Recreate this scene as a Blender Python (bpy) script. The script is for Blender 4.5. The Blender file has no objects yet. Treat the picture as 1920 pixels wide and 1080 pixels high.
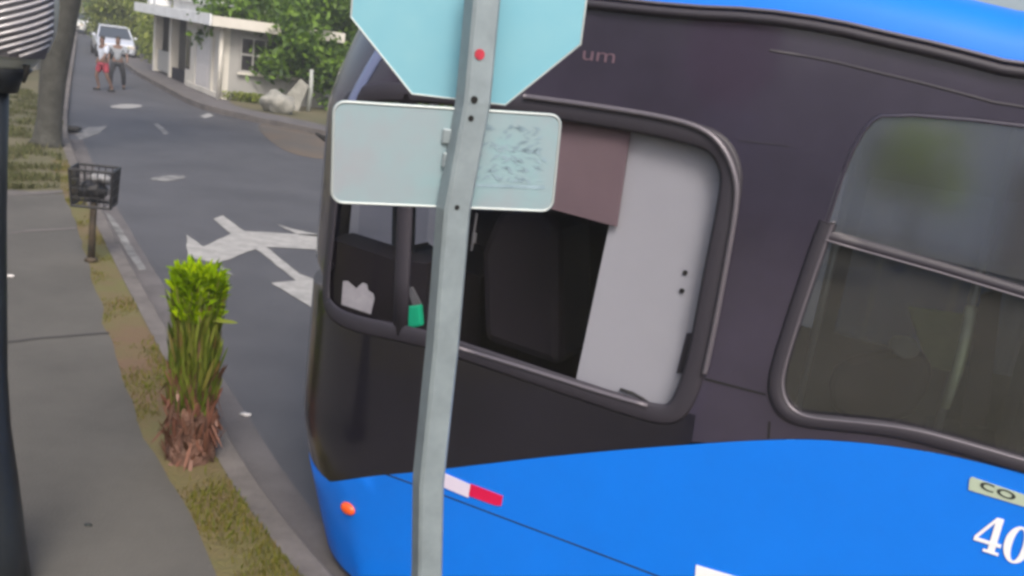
import bpy, bmesh, math, random
from mathutils import Vector, Matrix, noise
from mathutils.geometry import delaunay_2d_cdt
R_ = math.radians
scene = bpy.context.scene
COL = scene.collection
random.seed(7)

# ------------------------------------------------------------------ camera
CAM_H = 2.9
FPX, PITCH, ROLL = 1700.0, R_(14.5), R_(8.0)
_c, _s, _cp, _sp = math.cos(ROLL), math.sin(ROLL), math.cos(PITCH), math.sin(PITCH)
AX_R = Vector((_c, _s*_sp, _s*_cp)); AX_U = Vector((-_s, _c*_sp, _c*_cp)); AX_F = Vector((0, _cp, -_sp))
cam = bpy.data.cameras.new('camera'); cam_o = bpy.data.objects.new('camera', cam); COL.objects.link(cam_o)
cam.sensor_width = 36; cam.lens = FPX/1920*36; cam.clip_start = 0.05; cam.clip_end = 2000
M = Matrix.Identity(4)
for i in range(3):
    M[i][0], M[i][1], M[i][2] = AX_R[i], AX_U[i], -AX_F[i]
M[2][3] = CAM_H
cam_o.matrix_world = M
scene.camera = cam_o
CAMP = Vector((0, 0, CAM_H))

# ------------------------------------------------------------------ sky, sun, exposure
SUN_EL, SUN_AZ = R_(48), R_(167)          # azimuth clockwise from +Y
w = bpy.data.worlds.new('World'); scene.world = w; w.use_nodes = True
nt = w.node_tree; bg = nt.nodes['Background']
sky = nt.nodes.new('ShaderNodeTexSky'); sky.sky_type = 'NISHITA'; sky.sun_disc = False
sky.sun_elevation = SUN_EL; sky.sun_rotation = SUN_AZ; sky.air_density = 1.0; sky.dust_density = 6.0; sky.ozone_density = 1.0
nt.links.new(sky.outputs[0], bg.inputs[0]); bg.inputs[1].default_value = 0.13
sl = bpy.data.lights.new('sun', 'SUN'); so = bpy.data.objects.new('sun', sl); COL.objects.link(so)
sl.energy = 1.5; sl.angle = R_(20); sl.color = (1.0, 0.96, 0.9)
sdir = Vector((math.sin(SUN_AZ)*math.cos(SUN_EL), math.cos(SUN_AZ)*math.cos(SUN_EL), math.sin(SUN_EL)))
so.rotation_euler = (-sdir).to_track_quat('-Z', 'Y').to_euler(); so.location = (0, 0, 30)
scene.view_settings.view_transform = 'Standard'; scene.view_settings.look = 'None'
scene.view_settings.exposure = 0.8; scene.view_settings.gamma = 1.0
scene.cycles.use_denoising = True
scene.cycles.filter_width = 3.2
scene.cycles.max_bounces = 8; scene.cycles.transparent_max_bounces = 16

# ------------------------------------------------------------------ picture <-> place helpers
def ray(px, py):
    return AX_R*((px-960)/FPX) + AX_U*((540-py)/FPX) + AX_F
def G(px, py, z=0.0):
    d = ray(px, py); t = (z-CAM_H)/d.z
    return Vector((d.x*t, d.y*t, z))
def up_at(px, py, y):                      # point on the ray at world depth y
    d = ray(px, py); t = y/d.y
    return CAMP + d*t

# ------------------------------------------------------------------ materials
def mat(name, col, rough=0.6, metal=0.0, var=0.0, scale=8.0, bump=0.0, bscale=60.0, coat=0.0, col2=None, spec=None, detail=6.0, trans=0.0, coat_rough=0.05):
    m = bpy.data.materials.new(name); m.use_nodes = True
    n = m.node_tree; b = n.nodes['Principled BSDF']
    b.inputs['Roughness'].default_value = rough; b.inputs['Metallic'].default_value = metal
    b.inputs['Coat Weight'].default_value = coat; b.inputs['Coat Roughness'].default_value = coat_rough
    if spec is not None: b.inputs['Specular IOR Level'].default_value = spec
    c1 = (*col, 1)
    if var > 0 or col2:
        tc = n.nodes.new('ShaderNodeTexCoord'); nz = n.nodes.new('ShaderNodeTexNoise')
        nz.inputs['Scale'].default_value = scale; nz.inputs['Detail'].default_value = detail; nz.inputs['Roughness'].default_value = 0.65
        n.links.new(tc.outputs['Object'], nz.inputs['Vector'])
        rp = n.nodes.new('ShaderNodeValToRGB'); n.links.new(nz.outputs['Fac'], rp.inputs['Fac'])
        c2 = col2 if col2 else tuple(min(1, x*(1+var)) for x in col)
        c0 = col if col2 else tuple(x*(1-var) for x in col)
        rp.color_ramp.elements[0].position = 0.33; rp.color_ramp.elements[1].position = 0.67
        rp.color_ramp.elements[0].color = (*c0, 1); rp.color_ramp.elements[1].color = (*c2, 1)
        n.links.new(rp.outputs[0], b.inputs['Base Color'])
    else:
        b.inputs['Base Color'].default_value = c1
    if bump > 0:
        tc = n.nodes.new('ShaderNodeTexCoord'); nz = n.nodes.new('ShaderNodeTexNoise')
        nz.inputs['Scale'].default_value = bscale; nz.inputs['Detail'].default_value = 5
        n.links.new(tc.outputs['Object'], nz.inputs['Vector'])
        bp = n.nodes.new('ShaderNodeBump'); bp.inputs['Strength'].default_value = bump; bp.inputs['Distance'].default_value = 0.02
        n.links.new(nz.outputs['Fac'], bp.inputs['Height']); n.links.new(bp.outputs[0], b.inputs['Normal'])
    return m
def leaf_mat(name, cols, trans=0.35, rough=0.5, spec=0.35):
    m = bpy.data.materials.new(name); m.use_nodes = True
    n = m.node_tree; b = n.nodes['Principled BSDF']; out = n.nodes['Material Output']
    g = n.nodes.new('ShaderNodeNewGeometry'); rp = n.nodes.new('ShaderNodeValToRGB')
    els = rp.color_ramp.elements
    while len(els) < len(cols): els.new(0.5)
    for i, c in enumerate(cols):
        els[i].position = i/(len(cols)-1); els[i].color = (*c, 1)
    n.links.new(g.outputs['Random Per Island'], rp.inputs['Fac']); n.links.new(rp.outputs[0], b.inputs['Base Color'])
    b.inputs['Roughness'].default_value = rough; b.inputs['Specular IOR Level'].default_value = spec
    t = n.nodes.new('ShaderNodeBsdfTranslucent'); n.links.new(rp.outputs[0], t.inputs['Color'])
    mx = n.nodes.new('ShaderNodeMixShader'); mx.inputs[0].default_value = trans
    n.links.new(b.outputs[0], mx.inputs[1]); n.links.new(t.outputs[0], mx.inputs[2]); n.links.new(mx.outputs[0], out.inputs['Surface'])
    return m
def glass_mat(name, tint, rough=0.02, base=0.045, dust_sheen=0.0):
    m = bpy.data.materials.new(name); m.use_nodes = True
    n = m.node_tree; out = n.nodes['Material Output']; n.nodes.remove(n.nodes['Principled BSDF'])
    t = n.nodes.new('ShaderNodeBsdfTransparent'); t.inputs[0].default_value = (*tint, 1)
    gl = n.nodes.new('ShaderNodeBsdfGlossy'); gl.inputs['Roughness'].default_value = rough; gl.inputs['Color'].default_value = (1, 1, 1, 1)
    lw_ = n.nodes.new('ShaderNodeLayerWeight'); pw_ = n.nodes.new('ShaderNodeMath'); pw_.operation = 'POWER'; pw_.inputs[1].default_value = 5
    n.links.new(lw_.outputs['Facing'], pw_.inputs[0]); lw_.inputs[0].default_value = 0.5
    fr = n.nodes.new('ShaderNodeMath'); fr.operation = 'MULTIPLY_ADD'; fr.inputs[1].default_value = 0.85; fr.inputs[2].default_value = base
    n.links.new(pw_.outputs[0], fr.inputs[0])
    mx = n.nodes.new('ShaderNodeMixShader'); n.links.new(fr.outputs[0], mx.inputs[0])
    n.links.new(t.outputs[0], mx.inputs[1]); n.links.new(gl.outputs[0], mx.inputs[2]); n.links.new(mx.outputs[0], out.inputs['Surface'])
    if dust_sheen:  # dust film that also paints pale reflected light onto the panes
        df = n.nodes.new('ShaderNodeBsdfDiffuse'); df.inputs[0].default_value = (0.34, 0.34, 0.38, 1)
        tc = n.nodes.new('ShaderNodeTexCoord'); nz = n.nodes.new('ShaderNodeTexNoise'); nz.inputs['Scale'].default_value = 2.5; nz.inputs['Detail'].default_value = 5
        n.links.new(tc.outputs['Object'], nz.inputs['Vector'])
        ml = n.nodes.new('ShaderNodeMath'); ml.operation = 'MULTIPLY'; ml.inputs[1].default_value = dust_sheen*2; n.links.new(nz.outputs['Fac'], ml.inputs[0])
        m2 = n.nodes.new('ShaderNodeMixShader'); n.links.new(ml.outputs[0], m2.inputs[0]); n.links.new(mx.outputs[0], m2.inputs[1]); n.links.new(df.outputs[0], m2.inputs[2])
        n.links.new(m2.outputs[0], out.inputs['Surface'])
    return m
MT = {}
MT['asphalt'] = mat('asphalt', (0.064, 0.063, 0.068), 0.62, var=0.2, scale=0.55, bump=0.35, bscale=90)
MT['walk'] = mat('worn concrete', (0.074, 0.070, 0.063), 0.92, var=0.18, scale=0.9, bump=0.3, bscale=60)
MT['kerb'] = mat('kerb concrete', (0.105, 0.095, 0.09), 0.9, var=0.3, scale=3.0, bump=0.3, bscale=40)
MT['gutter'] = mat('gutter concrete', (0.095, 0.088, 0.09), 0.9, var=0.2, scale=2.0, bump=0.3, bscale=50)
MT['soil'] = mat('dry verge', (0.125, 0.078, 0.045), 0.95, scale=1.5, col2=(0.10, 0.098, 0.030), bump=0.8, bscale=35)
MT['lawn'] = mat('lawn', (0.075, 0.075, 0.035), 0.95, scale=0.6, col2=(0.11, 0.095, 0.055), bump=0.8, bscale=25)
MT['crack'] = mat('crack', (0.035, 0.033, 0.032), 0.95)
MT['patch'] = mat('asphalt patch', (0.052, 0.051, 0.055), 0.7, var=0.2, scale=2, bump=0.3, bscale=90)
MT['paint'] = mat('road paint', (0.22, 0.217, 0.21), 0.8, scale=5, col2=(0.33, 0.325, 0.315), bump=0.2, bscale=80)
MT['oldpaint'] = mat('faded road paint', (0.085, 0.085, 0.087), 0.85, scale=4, col2=(0.24, 0.24, 0.24))
MT['dirt'] = mat('red dirt', (0.105, 0.078, 0.055), 0.95, scale=0.8, col2=(0.07, 0.066, 0.06), bump=0.4, bscale=20)
MT['blue'] = mat('blue bus paint', (0.0005, 0.150, 0.66), 0.5, var=0.04, scale=2.0, spec=0.3, coat=0.2, coat_rough=0.12)
MT['black'] = mat('black bus panel', (0.0075, 0.0065, 0.012), 0.3, var=0.25, scale=1.2, coat=1.0, coat_rough=0.08)
MT['panel'] = mat('dark grey bus panel', (0.031, 0.026, 0.044), 0.28, var=0.28, scale=1.1, coat=1.0, coat_rough=0.10)
MT['gasket'] = mat('window rubber', (0.026, 0.023, 0.032), 0.55)
MT['alu'] = mat('window rail', (0.12, 0.11, 0.13), 0.4, metal=0.3)
MT['steel'] = mat('steel', (0.45, 0.46, 0.47), 0.35, metal=0.7)
MT['clear'] = glass_mat('clear glass', (0.84, 0.84, 0.88), 0.02, 0.022)
MT['tint2'] = glass_mat('lower tinted glass', (0.36, 0.40, 0.41), 0.05, 0.13, 0.045)
MT['tint'] = glass_mat('tinted glass', (0.30, 0.32, 0.34), 0.10, 0.50, 0.07)
MT['board'] = mat('white board', (0.375, 0.38, 0.40), 0.5, var=0.04, scale=1.2)
MT['brown'] = mat('brown visor', (0.165, 0.115, 0.125), 0.7, var=0.08, scale=3)
MT['dark'] = mat('dark interior', (0.008, 0.005, 0.010), 0.8)
MT['grey'] = mat('grey interior', (0.13, 0.13, 0.135), 0.6, var=0.1)
MT['pillar'] = mat('cab pillar', (0.06, 0.075, 0.095), 0.5)
MT['apillar'] = mat('windscreen edge', (0.14, 0.17, 0.30), 0.25, coat=0.4)
MT['railpad'] = mat('pale rail padding', (0.50, 0.52, 0.30), 0.6, scale=6, col2=(0.62, 0.64, 0.55))
MT['olivepad'] = mat('olive panel', (0.16, 0.19, 0.09), 0.7, var=0.3, scale=4)
MT['rubber'] = mat('rubber', (0.02, 0.02, 0.02), 0.8)
MT['paper'] = mat('torn paper', (0.38, 0.37, 0.38), 0.8, var=0.1, scale=20)
MT['white'] = mat('white sticker', (0.72, 0.72, 0.74), 0.6)
MT['cream'] = mat('cream sticker', (0.36, 0.43, 0.33), 0.6)
MT['ink'] = mat('dark ink', (0.015, 0.02, 0.02), 0.6)
MT['red'] = mat('red tape', (0.55, 0.005, 0.06), 0.4)
MT['rednut'] = mat('red painted nut', (0.34, 0.02, 0.04), 0.5, var=0.3, scale=60)
MT['pinkwhite'] = mat('white tape', (0.62, 0.56, 0.68), 0.4)
MT['orange'] = mat('orange lens', (0.80, 0.10, 0.015), 0.25, coat=0.5)
MT['green'] = mat('green device', (0.01, 0.50, 0.25), 0.4)
MT['signback'] = mat('sky tinted sign metal', (0.15, 0.375, 0.47), 0.42, metal=0.15, scale=2.2, col2=(0.20, 0.42, 0.49))  # blue of the reflected sky is put into the metal colour
MT['plate'] = mat('plate metal', (0.27, 0.295, 0.33), 0.45, metal=0.15, scale=3.5, col2=(0.225, 0.35, 0.385))
MT['rim_alu'] = mat('cut metal edge', (0.42, 0.46, 0.46), 0.4, metal=0.3)
MT['post'] = mat('galvanised post', (0.225, 0.27, 0.29), 0.45, metal=0.3, var=0.14, scale=10)
MT['signred'] = mat('sign red', (0.45, 0.02, 0.02), 0.4)
MT['hole'] = mat('hole black', (0.004, 0.004, 0.004), 0.9)
MT['smudge'] = mat('smudge', (0.14, 0.21, 0.25), 0.6, scale=14, col2=(0.26, 0.36, 0.42))
MT['iron'] = mat('black painted iron', (0.018, 0.018, 0.02), 0.5, var=0.3, scale=20)
MT['rustiron'] = mat('rusty dark post', (0.022, 0.02, 0.016), 0.7, scale=9, col2=(0.06, 0.04, 0.02))
MT['bag'] = mat('grey plastic bag', (0.20, 0.20, 0.205), 0.4, var=0.5, scale=18, bump=0.6, bscale=30)
MT['blackbag'] = mat('black plastic bag', (0.02, 0.02, 0.022), 0.3, bump=0.6, bscale=30)
MT['bark'] = mat('bark', (0.03, 0.03, 0.025), 0.95, scale=5, col2=(0.06, 0.06, 0.054), bump=1.0, bscale=22)
MT['stem'] = mat('brown stem', (0.09, 0.05, 0.025), 0.9, var=0.4, scale=20)
MT['base'] = mat('fibrous red brown base', (0.085, 0.040, 0.026), 0.95, scale=14, col2=(0.17, 0.095, 0.07), bump=1.0, bscale=45)
MT['lamp_iron'] = mat('dark lamp post paint', (0.014, 0.018, 0.022), 0.45, var=0.25, scale=6)
MT['lampglass'] = mat('ribbed lamp glass', (0.34, 0.33, 0.35), 0.18, coat=0.5)
MT['lampgap'] = mat('lamp groove', (0.10, 0.097, 0.105), 0.5)
MT['lamprim'] = mat('pale lamp bowl', (0.38, 0.40, 0.36), 0.35, var=0.1)
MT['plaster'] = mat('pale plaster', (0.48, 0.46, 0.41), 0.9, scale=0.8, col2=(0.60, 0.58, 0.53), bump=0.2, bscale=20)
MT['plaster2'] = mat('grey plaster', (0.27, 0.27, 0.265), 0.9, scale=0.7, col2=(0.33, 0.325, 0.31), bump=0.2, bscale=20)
MT['roofwhite'] = mat('white roof edge', (0.62, 0.64, 0.66), 0.7, var=0.1, scale=2)
MT['doorw'] = mat('white door', (0.56, 0.545, 0.54), 0.6, var=0.06)
MT['winframe'] = mat('window frame', (0.30, 0.30, 0.29), 0.5)
MT['winglass'] = mat('dark window pane', (0.02, 0.018, 0.02), 0.1, spec=0.6)
MT['facade'] = mat('pale facade', (0.74, 0.72, 0.78), 0.9, var=0.06, scale=0.6)
MT['rock'] = mat('pale rock', (0.17, 0.17, 0.15), 0.95, scale=4, col2=(0.30, 0.295, 0.265), bump=0.8, bscale=10)
MT['palepost'] = mat('pale post', (0.30, 0.32, 0.30), 0.8)
MT['skin'] = mat('skin', (0.14, 0.085, 0.065), 0.6)
MT['hair'] = mat('hair', (0.02, 0.015, 0.012), 0.7)
MT['shirt'] = mat('pale shirt', (0.42, 0.46, 0.54), 0.85, var=0.1)
MT['shorts'] = mat('red shorts', (0.26, 0.035, 0.055), 0.85, var=0.2)
MT['silver'] = mat('silver car paint', (0.50, 0.53, 0.60), 0.3, coat=0.6)
MT['carwhite'] = mat('white car paint', (0.60, 0.61, 0.60), 0.3, coat=0.6)
MT['carglass'] = mat('car glass', (0.05, 0.06, 0.075), 0.06, coat=0.3)
MT['taillight'] = mat('car lamp', (0.6, 0.55, 0.5), 0.2)
MT['leaf_d'] = leaf_mat('dark leaves', [(0.035, 0.07, 0.018), (0.09, 0.17, 0.02), (0.17, 0.29, 0.025), (0.055, 0.10, 0.035)])
MT['leaf_y'] = leaf_mat('light leaves', [(0.07, 0.10, 0.014), (0.18, 0.23, 0.03), (0.27, 0.30, 0.07), (0.09, 0.12, 0.04)])
MT['leaf_b'] = leaf_mat('bright leaves', [(0.11, 0.19, 0.001), (0.19, 0.32, 0.001), (0.30, 0.42, 0.001), (0.15, 0.27, 0.001)], 0.3, 0.8, 0.08)
MT['leaf_s'] = leaf_mat('stem blades', [(0.05, 0.075, 0.008), (0.10, 0.14, 0.012), (0.17, 0.20, 0.03), (0.12, 0.075, 0.025)], 0.25)
MT['leaf_r'] = leaf_mat('dry blades', [(0.10, 0.04, 0.025), (0.20, 0.09, 0.06), (0.15, 0.075, 0.05), (0.06, 0.03, 0.015)], 0.15)
MT['grass'] = leaf_mat('dry grass blades', [(0.12, 0.12, 0.018), (0.17, 0.155, 0.03), (0.10, 0.13, 0.015), (0.18, 0.12, 0.045)], 0.3, 0.8, 0.1)

# ------------------------------------------------------------------ object helpers
def link(name, verts, faces, m, parent=None, smooth=False):
    me = bpy.data.meshes.new(name); me.from_pydata([tuple(v) for v in verts], [], faces); me.update()
    if smooth:
        for p in me.polygons: p.use_smooth = True
    o = bpy.data.objects.new(name, me); COL.objects.link(o)
    if isinstance(m, (list, tuple)):
        for x in m: me.materials.append(MT[x])
    elif m: me.materials.append(MT[m])
    if parent: o.parent = parent
    return o
def empty(name, loc=(0, 0, 0), rz=0):
    o = bpy.data.objects.new(name, None); COL.objects.link(o); o.location = loc; o.rotation_euler = (0, 0, rz)
    o.empty_display_size = 0.1
    return o
def tag(o, label, cat, group=None):
    o['label'] = label; o['category'] = cat
    if group: o['group'] = group
    return o
def struct(o): o['kind'] = 'structure'; return o
class MB:
    def __init__(s): s.v = []; s.f = []
    def add(s, vs, fs):
        k = len(s.v); s.v += [Vector(v) for v in vs]; s.f += [tuple(i+k for i in f) for f in fs]; return s
    def box(s, lo, hi, mtx=None):
        x0, y0, z0 = lo; x1, y1, z1 = hi
        vs = [Vector(p) for p in ((x0,y0,z0),(x1,y0,z0),(x1,y1,z0),(x0,y1,z0),(x0,y0,z1),(x1,y0,z1),(x1,y1,z1),(x0,y1,z1))]
        if mtx: vs = [mtx @ v for v in vs]
        return s.add(vs, [(0,3,2,1),(4,5,6,7),(0,1,5,4),(1,2,6,5),(2,3,7,6),(3,0,4,7)])
    def tube(s, pts, rads, n=10, cap=True, squash=None):
        pts = [Vector(p) for p in pts]
        if not isinstance(rads, (list, tuple)): rads = [rads]*len(pts)
        k = len(s.v); prev = None
        for i, p in enumerate(pts):
            t = (pts[min(i+1, len(pts)-1)]-pts[max(i-1, 0)]).normalized()
            if prev is None:
                a = t.orthogonal().normalized()
            else:
                a = (prev - t*prev.dot(t)).normalized()
            prev = a; b = t.cross(a)
            for j in range(n):
                th = 2*math.pi*j/n
                s.v.append(p + (a*math.cos(th)+b*math.sin(th))*rads[i])
        for i in range(len(pts)-1):
            for j in range(n):
                a0 = k+i*n+j; a1 = k+i*n+(j+1) % n
                s.f.append((a0, a1, a1+n, a0+n))
        if cap:
            s.f.append(tuple(k+j for j in reversed(range(n)))); s.f.append(tuple(k+(len(pts)-1)*n+j for j in range(n)))
        return s
    def lathe(s, prof, n=24, c=(0, 0, 0)):
        k = len(s.v); c = Vector(c)
        for r, z in prof:
            for j in range(n):
                th = 2*math.pi*j/n; s.v.append(c+Vector((r*math.cos(th), r*math.sin(th), z)))
        for i in range(len(prof)-1):
            for j in range(n):
                a0 = k+i*n+j; a1 = k+i*n+(j+1) % n; s.f.append((a0, a1, a1+n, a0+n))
        s.f.append(tuple(k+j for j in reversed(range(n)))); s.f.append(tuple(k+(len(prof)-1)*n+j for j in range(n)))
        return s
    def prism(s, poly, d):                  # poly list of 3D points, extruded by vector d
        n = len(poly); d = Vector(d)
        vs = [Vector(p) for p in poly]+[Vector(p)+d for p in poly]
        fs = [tuple(range(n)), tuple(reversed(range(n, 2*n)))]+[(i, i+n, (i+1) % n+n, (i+1) % n) for i in range(n)]
        return s.add(vs, fs)
    def build(s, name, m, parent=None, smooth=False, bevel=0, seg=2):
        o = link(name, s.v, s.f, m, parent, smooth)
        if bevel:
            b = o.modifiers.new('bevel', 'BEVEL'); b.width = bevel; b.segments = seg; b.limit_method = 'ANGLE'; b.angle_limit = R_(40)
        return o
def chaikin(p, it=2, closed=True):
    p = [Vector(q) for q in p]
    for _ in range(it):
        q = []
        n = len(p)
        rng = range(n) if closed else range(n-1)
        if not closed: q.append(p[0])
        for i in rng:
            a, b = p[i], p[(i+1) % n]; q += [a*0.75+b*0.25, a*0.25+b*0.75]
        if not closed: q.append(p[-1])
        p = q
    return p
def flat(name, pts, z, m):
    vs = [(p[0], p[1], z) for p in pts]
    a = sum(vs[i][0]*vs[(i+1) % len(vs)][1]-vs[(i+1) % len(vs)][0]*vs[i][1] for i in range(len(vs)))
    if a < 0: vs.reverse()
    return link(name, vs, [tuple(range(len(vs)))], m)
def resample(pts, step):
    pts = [Vector(p) for p in pts]; out = [pts[0]]
    for a, b in zip(pts, pts[1:]):
        k = max(1, int((b-a).length/step))
        out += [a.lerp(b, (i+1)/k) for i in range(k)]
    return out
def offset_line(pts, d):                    # shift a polyline to its left by d (xy)
    out = []
    for i, p in enumerate(pts):
        t = pts[min(i+1, len(pts)-1)]-pts[max(i-1, 0)]; t.z = 0; t.normalize()
        out.append(p+Vector((-t.y, t.x, 0))*d)
    return out
def in_poly(x, y, poly):
    c = False; n = len(poly)
    for i in range(n):
        x0, y0 = poly[i][0], poly[i][1]; x1, y1 = poly[i-1][0], poly[i-1][1]
        if (y0 > y) != (y1 > y) and x < (x1-x0)*(y-y0)/(y1-y0)+x0: c = not c
    return c

# ================================================================== GROUND
KZ = 0.15
road = struct(link('road', [(-190, -60, 0), (130, -60, 0), (130, 230, 0), (-190, 230, 0)], [(0, 1, 2, 3)], 'asphalt'))

kpx = [(148, 22), (145, 60), (140, 100), (131, 160), (122, 235), (138, 290), (165, 345), (205, 425), (255, 518), (310, 615), (385, 745), (462, 880), (540, 985), (620, 1080)]
K = [G(x, y, KZ) for x, y in kpx]
K = chaikin(K, 1, False)
K += [Vector((0.05, 3.35, KZ)), Vector((1.2, 2.7, KZ)), Vector((4.0, 1.35, KZ)), Vector((9, -1.0, KZ)), Vector((20, -6.2, KZ))]
# lawn block left of the kerb (far to near, then round behind)
block = [p.copy() for p in offset_line(K, -0.02)] + [Vector((20, -58, KZ)), Vector((-185, -58, KZ)), Vector((-185, 200, KZ))]
struct(flat('lawn_ground', block, KZ-0.004, 'lawn'))
# kerb
Kr = offset_line(K, -0.13)
# find which side is the pavement: pavement lies to the left of the road as seen (negative x side)
test = offset_line(K, 1.0)[12]
sgn = 1 if test.x > K[12].x else -1         # +1: left offset goes toward the road
Kin = offset_line(K, -0.14*sgn)
mb = MB(); n = len(K)
Kb = offset_line(K, 0.015*sgn)
vs = [(p.x, p.y, KZ-0.001+0.006) for p in Kin]+[(p.x, p.y, KZ+0.005) for p in K]+[(p.x, p.y, KZ-0.012) for p in Kb]+[(p.x, p.y, -0.02) for p in Kb]
fs = []
for i in range(n-1):
    for r in range(3):
        a = r*n+i; fs.append((a, a+1, a+1+n, a+n))
struct(link('kerb', vs, fs, 'kerb'))
Kg = offset_line(K, 0.30*sgn)
vs = [(p.x, p.y, 0.004) for p in Kb]+[(p.x, p.y, 0.004) for p in Kg]
struct(link('gutter_strip', vs[9:n]+vs[n+9:], [(i, i+1, i+1+n-9, i+n-9) for i in range(n-10)], 'gutter'))

lpx = [(96, 300), (120, 362), (150, 440), (185, 560), (238, 750), (300, 870), (350, 945), (400, 1080)]
L = [G(x, y, KZ) for x, y in lpx]
L = chaikin(L, 2, False) + [Vector((-0.75, 3.1, KZ)), Vector((0.5, 2.25, KZ)), Vector((3.6, 0.7, KZ)), Vector((8.6, -1.7, KZ))]
# wobble of the worn edge
L = resample(L, 0.15)
L = [p+Vector((noise.noise((p.x*2.1, p.y*2.1, 3)), noise.noise((p.x*2.3, p.y*2.3, 9)), 0))*0.05 for p in L]
far_k = [p for p in Kin if p.y < L[0].y+0.3 and p.x < 9.5]
verge_poly = far_k + list(reversed(L))
struct(flat('verge', verge_poly, KZ, 'soil'))
out_line = offset_line(L[::6]+[L[-1]], -2.3 if offset_line(L, 1.0)[20].x > L[20].x else 2.3)
Lw = [p for p in L if p.y < G(120, 362, KZ).y]
out_w = [p for p in out_line if p.y < Lw[0].y-0.2]
walk_poly = Lw + list(reversed(out_w))
struct(flat('sidewalk', walk_poly, KZ+0.003, 'walk'))

def strip(name, px, z, m, wob=0.012):
    pts = [G(x, y, z) for x, y in px]; pts = resample(pts+[pts[0]], 0.06)[:-1]
    pts = [p+Vector((noise.noise(p*7), noise.noise(p*7+Vector((3, 1, 2))), 0))*wob for p in pts]
    return struct(flat(name, pts, z, m))
strip('sidewalk_edge_strip', [(5, 359), (60, 358), (116, 356), (118, 361), (60, 365), (5, 366)], KZ+0.007, 'kerb')
strip('sidewalk_joint', [(8, 436), (60, 430), (142, 426), (142, 429), (60, 434), (8, 440)], KZ+0.007, 'kerb')
strip('sidewalk_joint', [(10, 640), (80, 632), (205, 622), (205, 625), (80, 635), (10, 644)], KZ+0.007, 'crack')
# road markings
def mark(name, px, m='paint', z=0.008, smooth=0):
    pts = [G(x, y, z) for x, y in px]
    if smooth: pts = chaikin(pts, smooth)
    # ragged worn edge
    pts = resample(pts+[pts[0]], 0.08)[:-1]
    pts = [p+Vector((noise.noise(p*5), noise.noise(p*5+Vector((7, 1, 2))), 0))*0.02 for p in pts]
    return struct(flat(name, pts, z, m))
mark('arrow_marking', [(350, 440), (381, 462), (432, 438), (400, 410), (418, 404), (458, 433), (545, 438), (640, 442), (640, 470), (500, 463), (562, 514), (640, 540), (640, 610), (508, 530), (555, 526), (480, 466), (408, 494), (352, 482)])
mark('arrow_tip_marking', [(520, 421), (552, 430), (600, 440), (600, 444), (560, 440)])
mark('arrow_tail_marking', [(408, 496), (428, 506), (441, 518), (420, 510)], 'oldpaint')
mark('edge_line_marking', [(196, 396), (214, 410), (258, 478), (274, 505), (262, 506), (240, 478)], 'oldpaint')
mark('lane_dash_marking', [(272, 336), (312, 328), (356, 330), (320, 341)], 'oldpaint', smooth=1)
mark('far_dash_marking', [(198, 200), (235, 194), (275, 198), (238, 205)], 'paint', smooth=1)
mark('faded_dash_marking', [(287, 232), (296, 231), (318, 250), (308, 252)], 'oldpaint')
mark('faded_arrow_marking', [(140, 252), (165, 239), (203, 236), (186, 250), (150, 262)], 'oldpaint')
mark('patch_marking', [(376, 217), (390, 212), (402, 217), (384, 222)], 'paint')

# right-hand pavement of the far street
rpx = [(900, 330), (700, 268), (600, 243), (500, 224), (430, 208), (365, 192), (305, 160), (245, 128), (215, 100), (190, 72), (172, 40), (165, 18)]
RK = [G(x, y, KZ) for x, y in rpx]
RK = chaikin(RK, 1, False)
rb = RK + [RK[-1]+Vector((60, 60, 0)), Vector((120, 200, KZ)), Vector((120, 20, KZ))]
struct(flat('far_pavement', rb, KZ, 'gutter'))
n = len(RK)
Rin = offset_line(RK, -0.15)
vs = [(p.x, p.y, KZ+0.006) for p in Rin]+[(p.x, p.y, KZ+0.006) for p in RK]+[(p.x, p.y, -0.02) for p in RK]
struct(link('far_kerb', vs, [f for i in range(n-1) for f in ((i, i+1, i+1+n, i+n), (n+i, n+i+1, n+i+1+n, n+i+n))], 'kerb'))
struct(flat('dirt_patch', chaikin([G(x, y, 0) for x, y in [(470, 228), (560, 238), (640, 252), (700, 300), (590, 300), (520, 280)]], 2), 0.006, 'dirt'))
struct(flat('planted_ground', chaikin([G(x, y, KZ) for x, y in [(425, 196), (505, 213), (600, 232), (720, 260), (760, 200), (560, 178), (430, 170)]], 2), KZ+0.006, 'lawn'))

# ================================================================== BUS
D = 3.6; TH = R_(25)
NV = Vector((math.sin(TH), math.cos(TH), 0)); UV = Vector((math.cos(TH), -math.sin(TH), 0))
bus = tag(empty('bus', NV*D, -TH), 'blue and black city bus standing along the kerb', 'bus')
RC = 0.85                       # plan radius of the front corner
U_EDGE = -2.79
UF = U_EDGE-0.51*RC; UC = UF+RC
LEN = 9.6; UB = UF+LEN; WID = 2.5
def S(s, z, off=0.0):           # skin of the near side; s runs along the side and round the front corner; off = outward
    if s >= UC: p = Vector((s, 0, z)); nn = Vector((0, -1, 0))
    else:
        a = min((UC-s)/RC, math.pi/2); rest = (UC-s)-RC*a
        p = Vector((UC-RC*math.sin(a), RC-RC*math.cos(a)+rest, z)); nn = Vector((-math.sin(a), -math.cos(a), 0))
    wgt = max(0, min(1, (UC+0.25-s)/0.5))
    if z < 0.80: p.x += wgt*0.36*(0.80-z)**1.2
    if z > 2.5: p.x += wgt*0.5*(z-2.5)**1.3
    return p+nn*off
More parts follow.
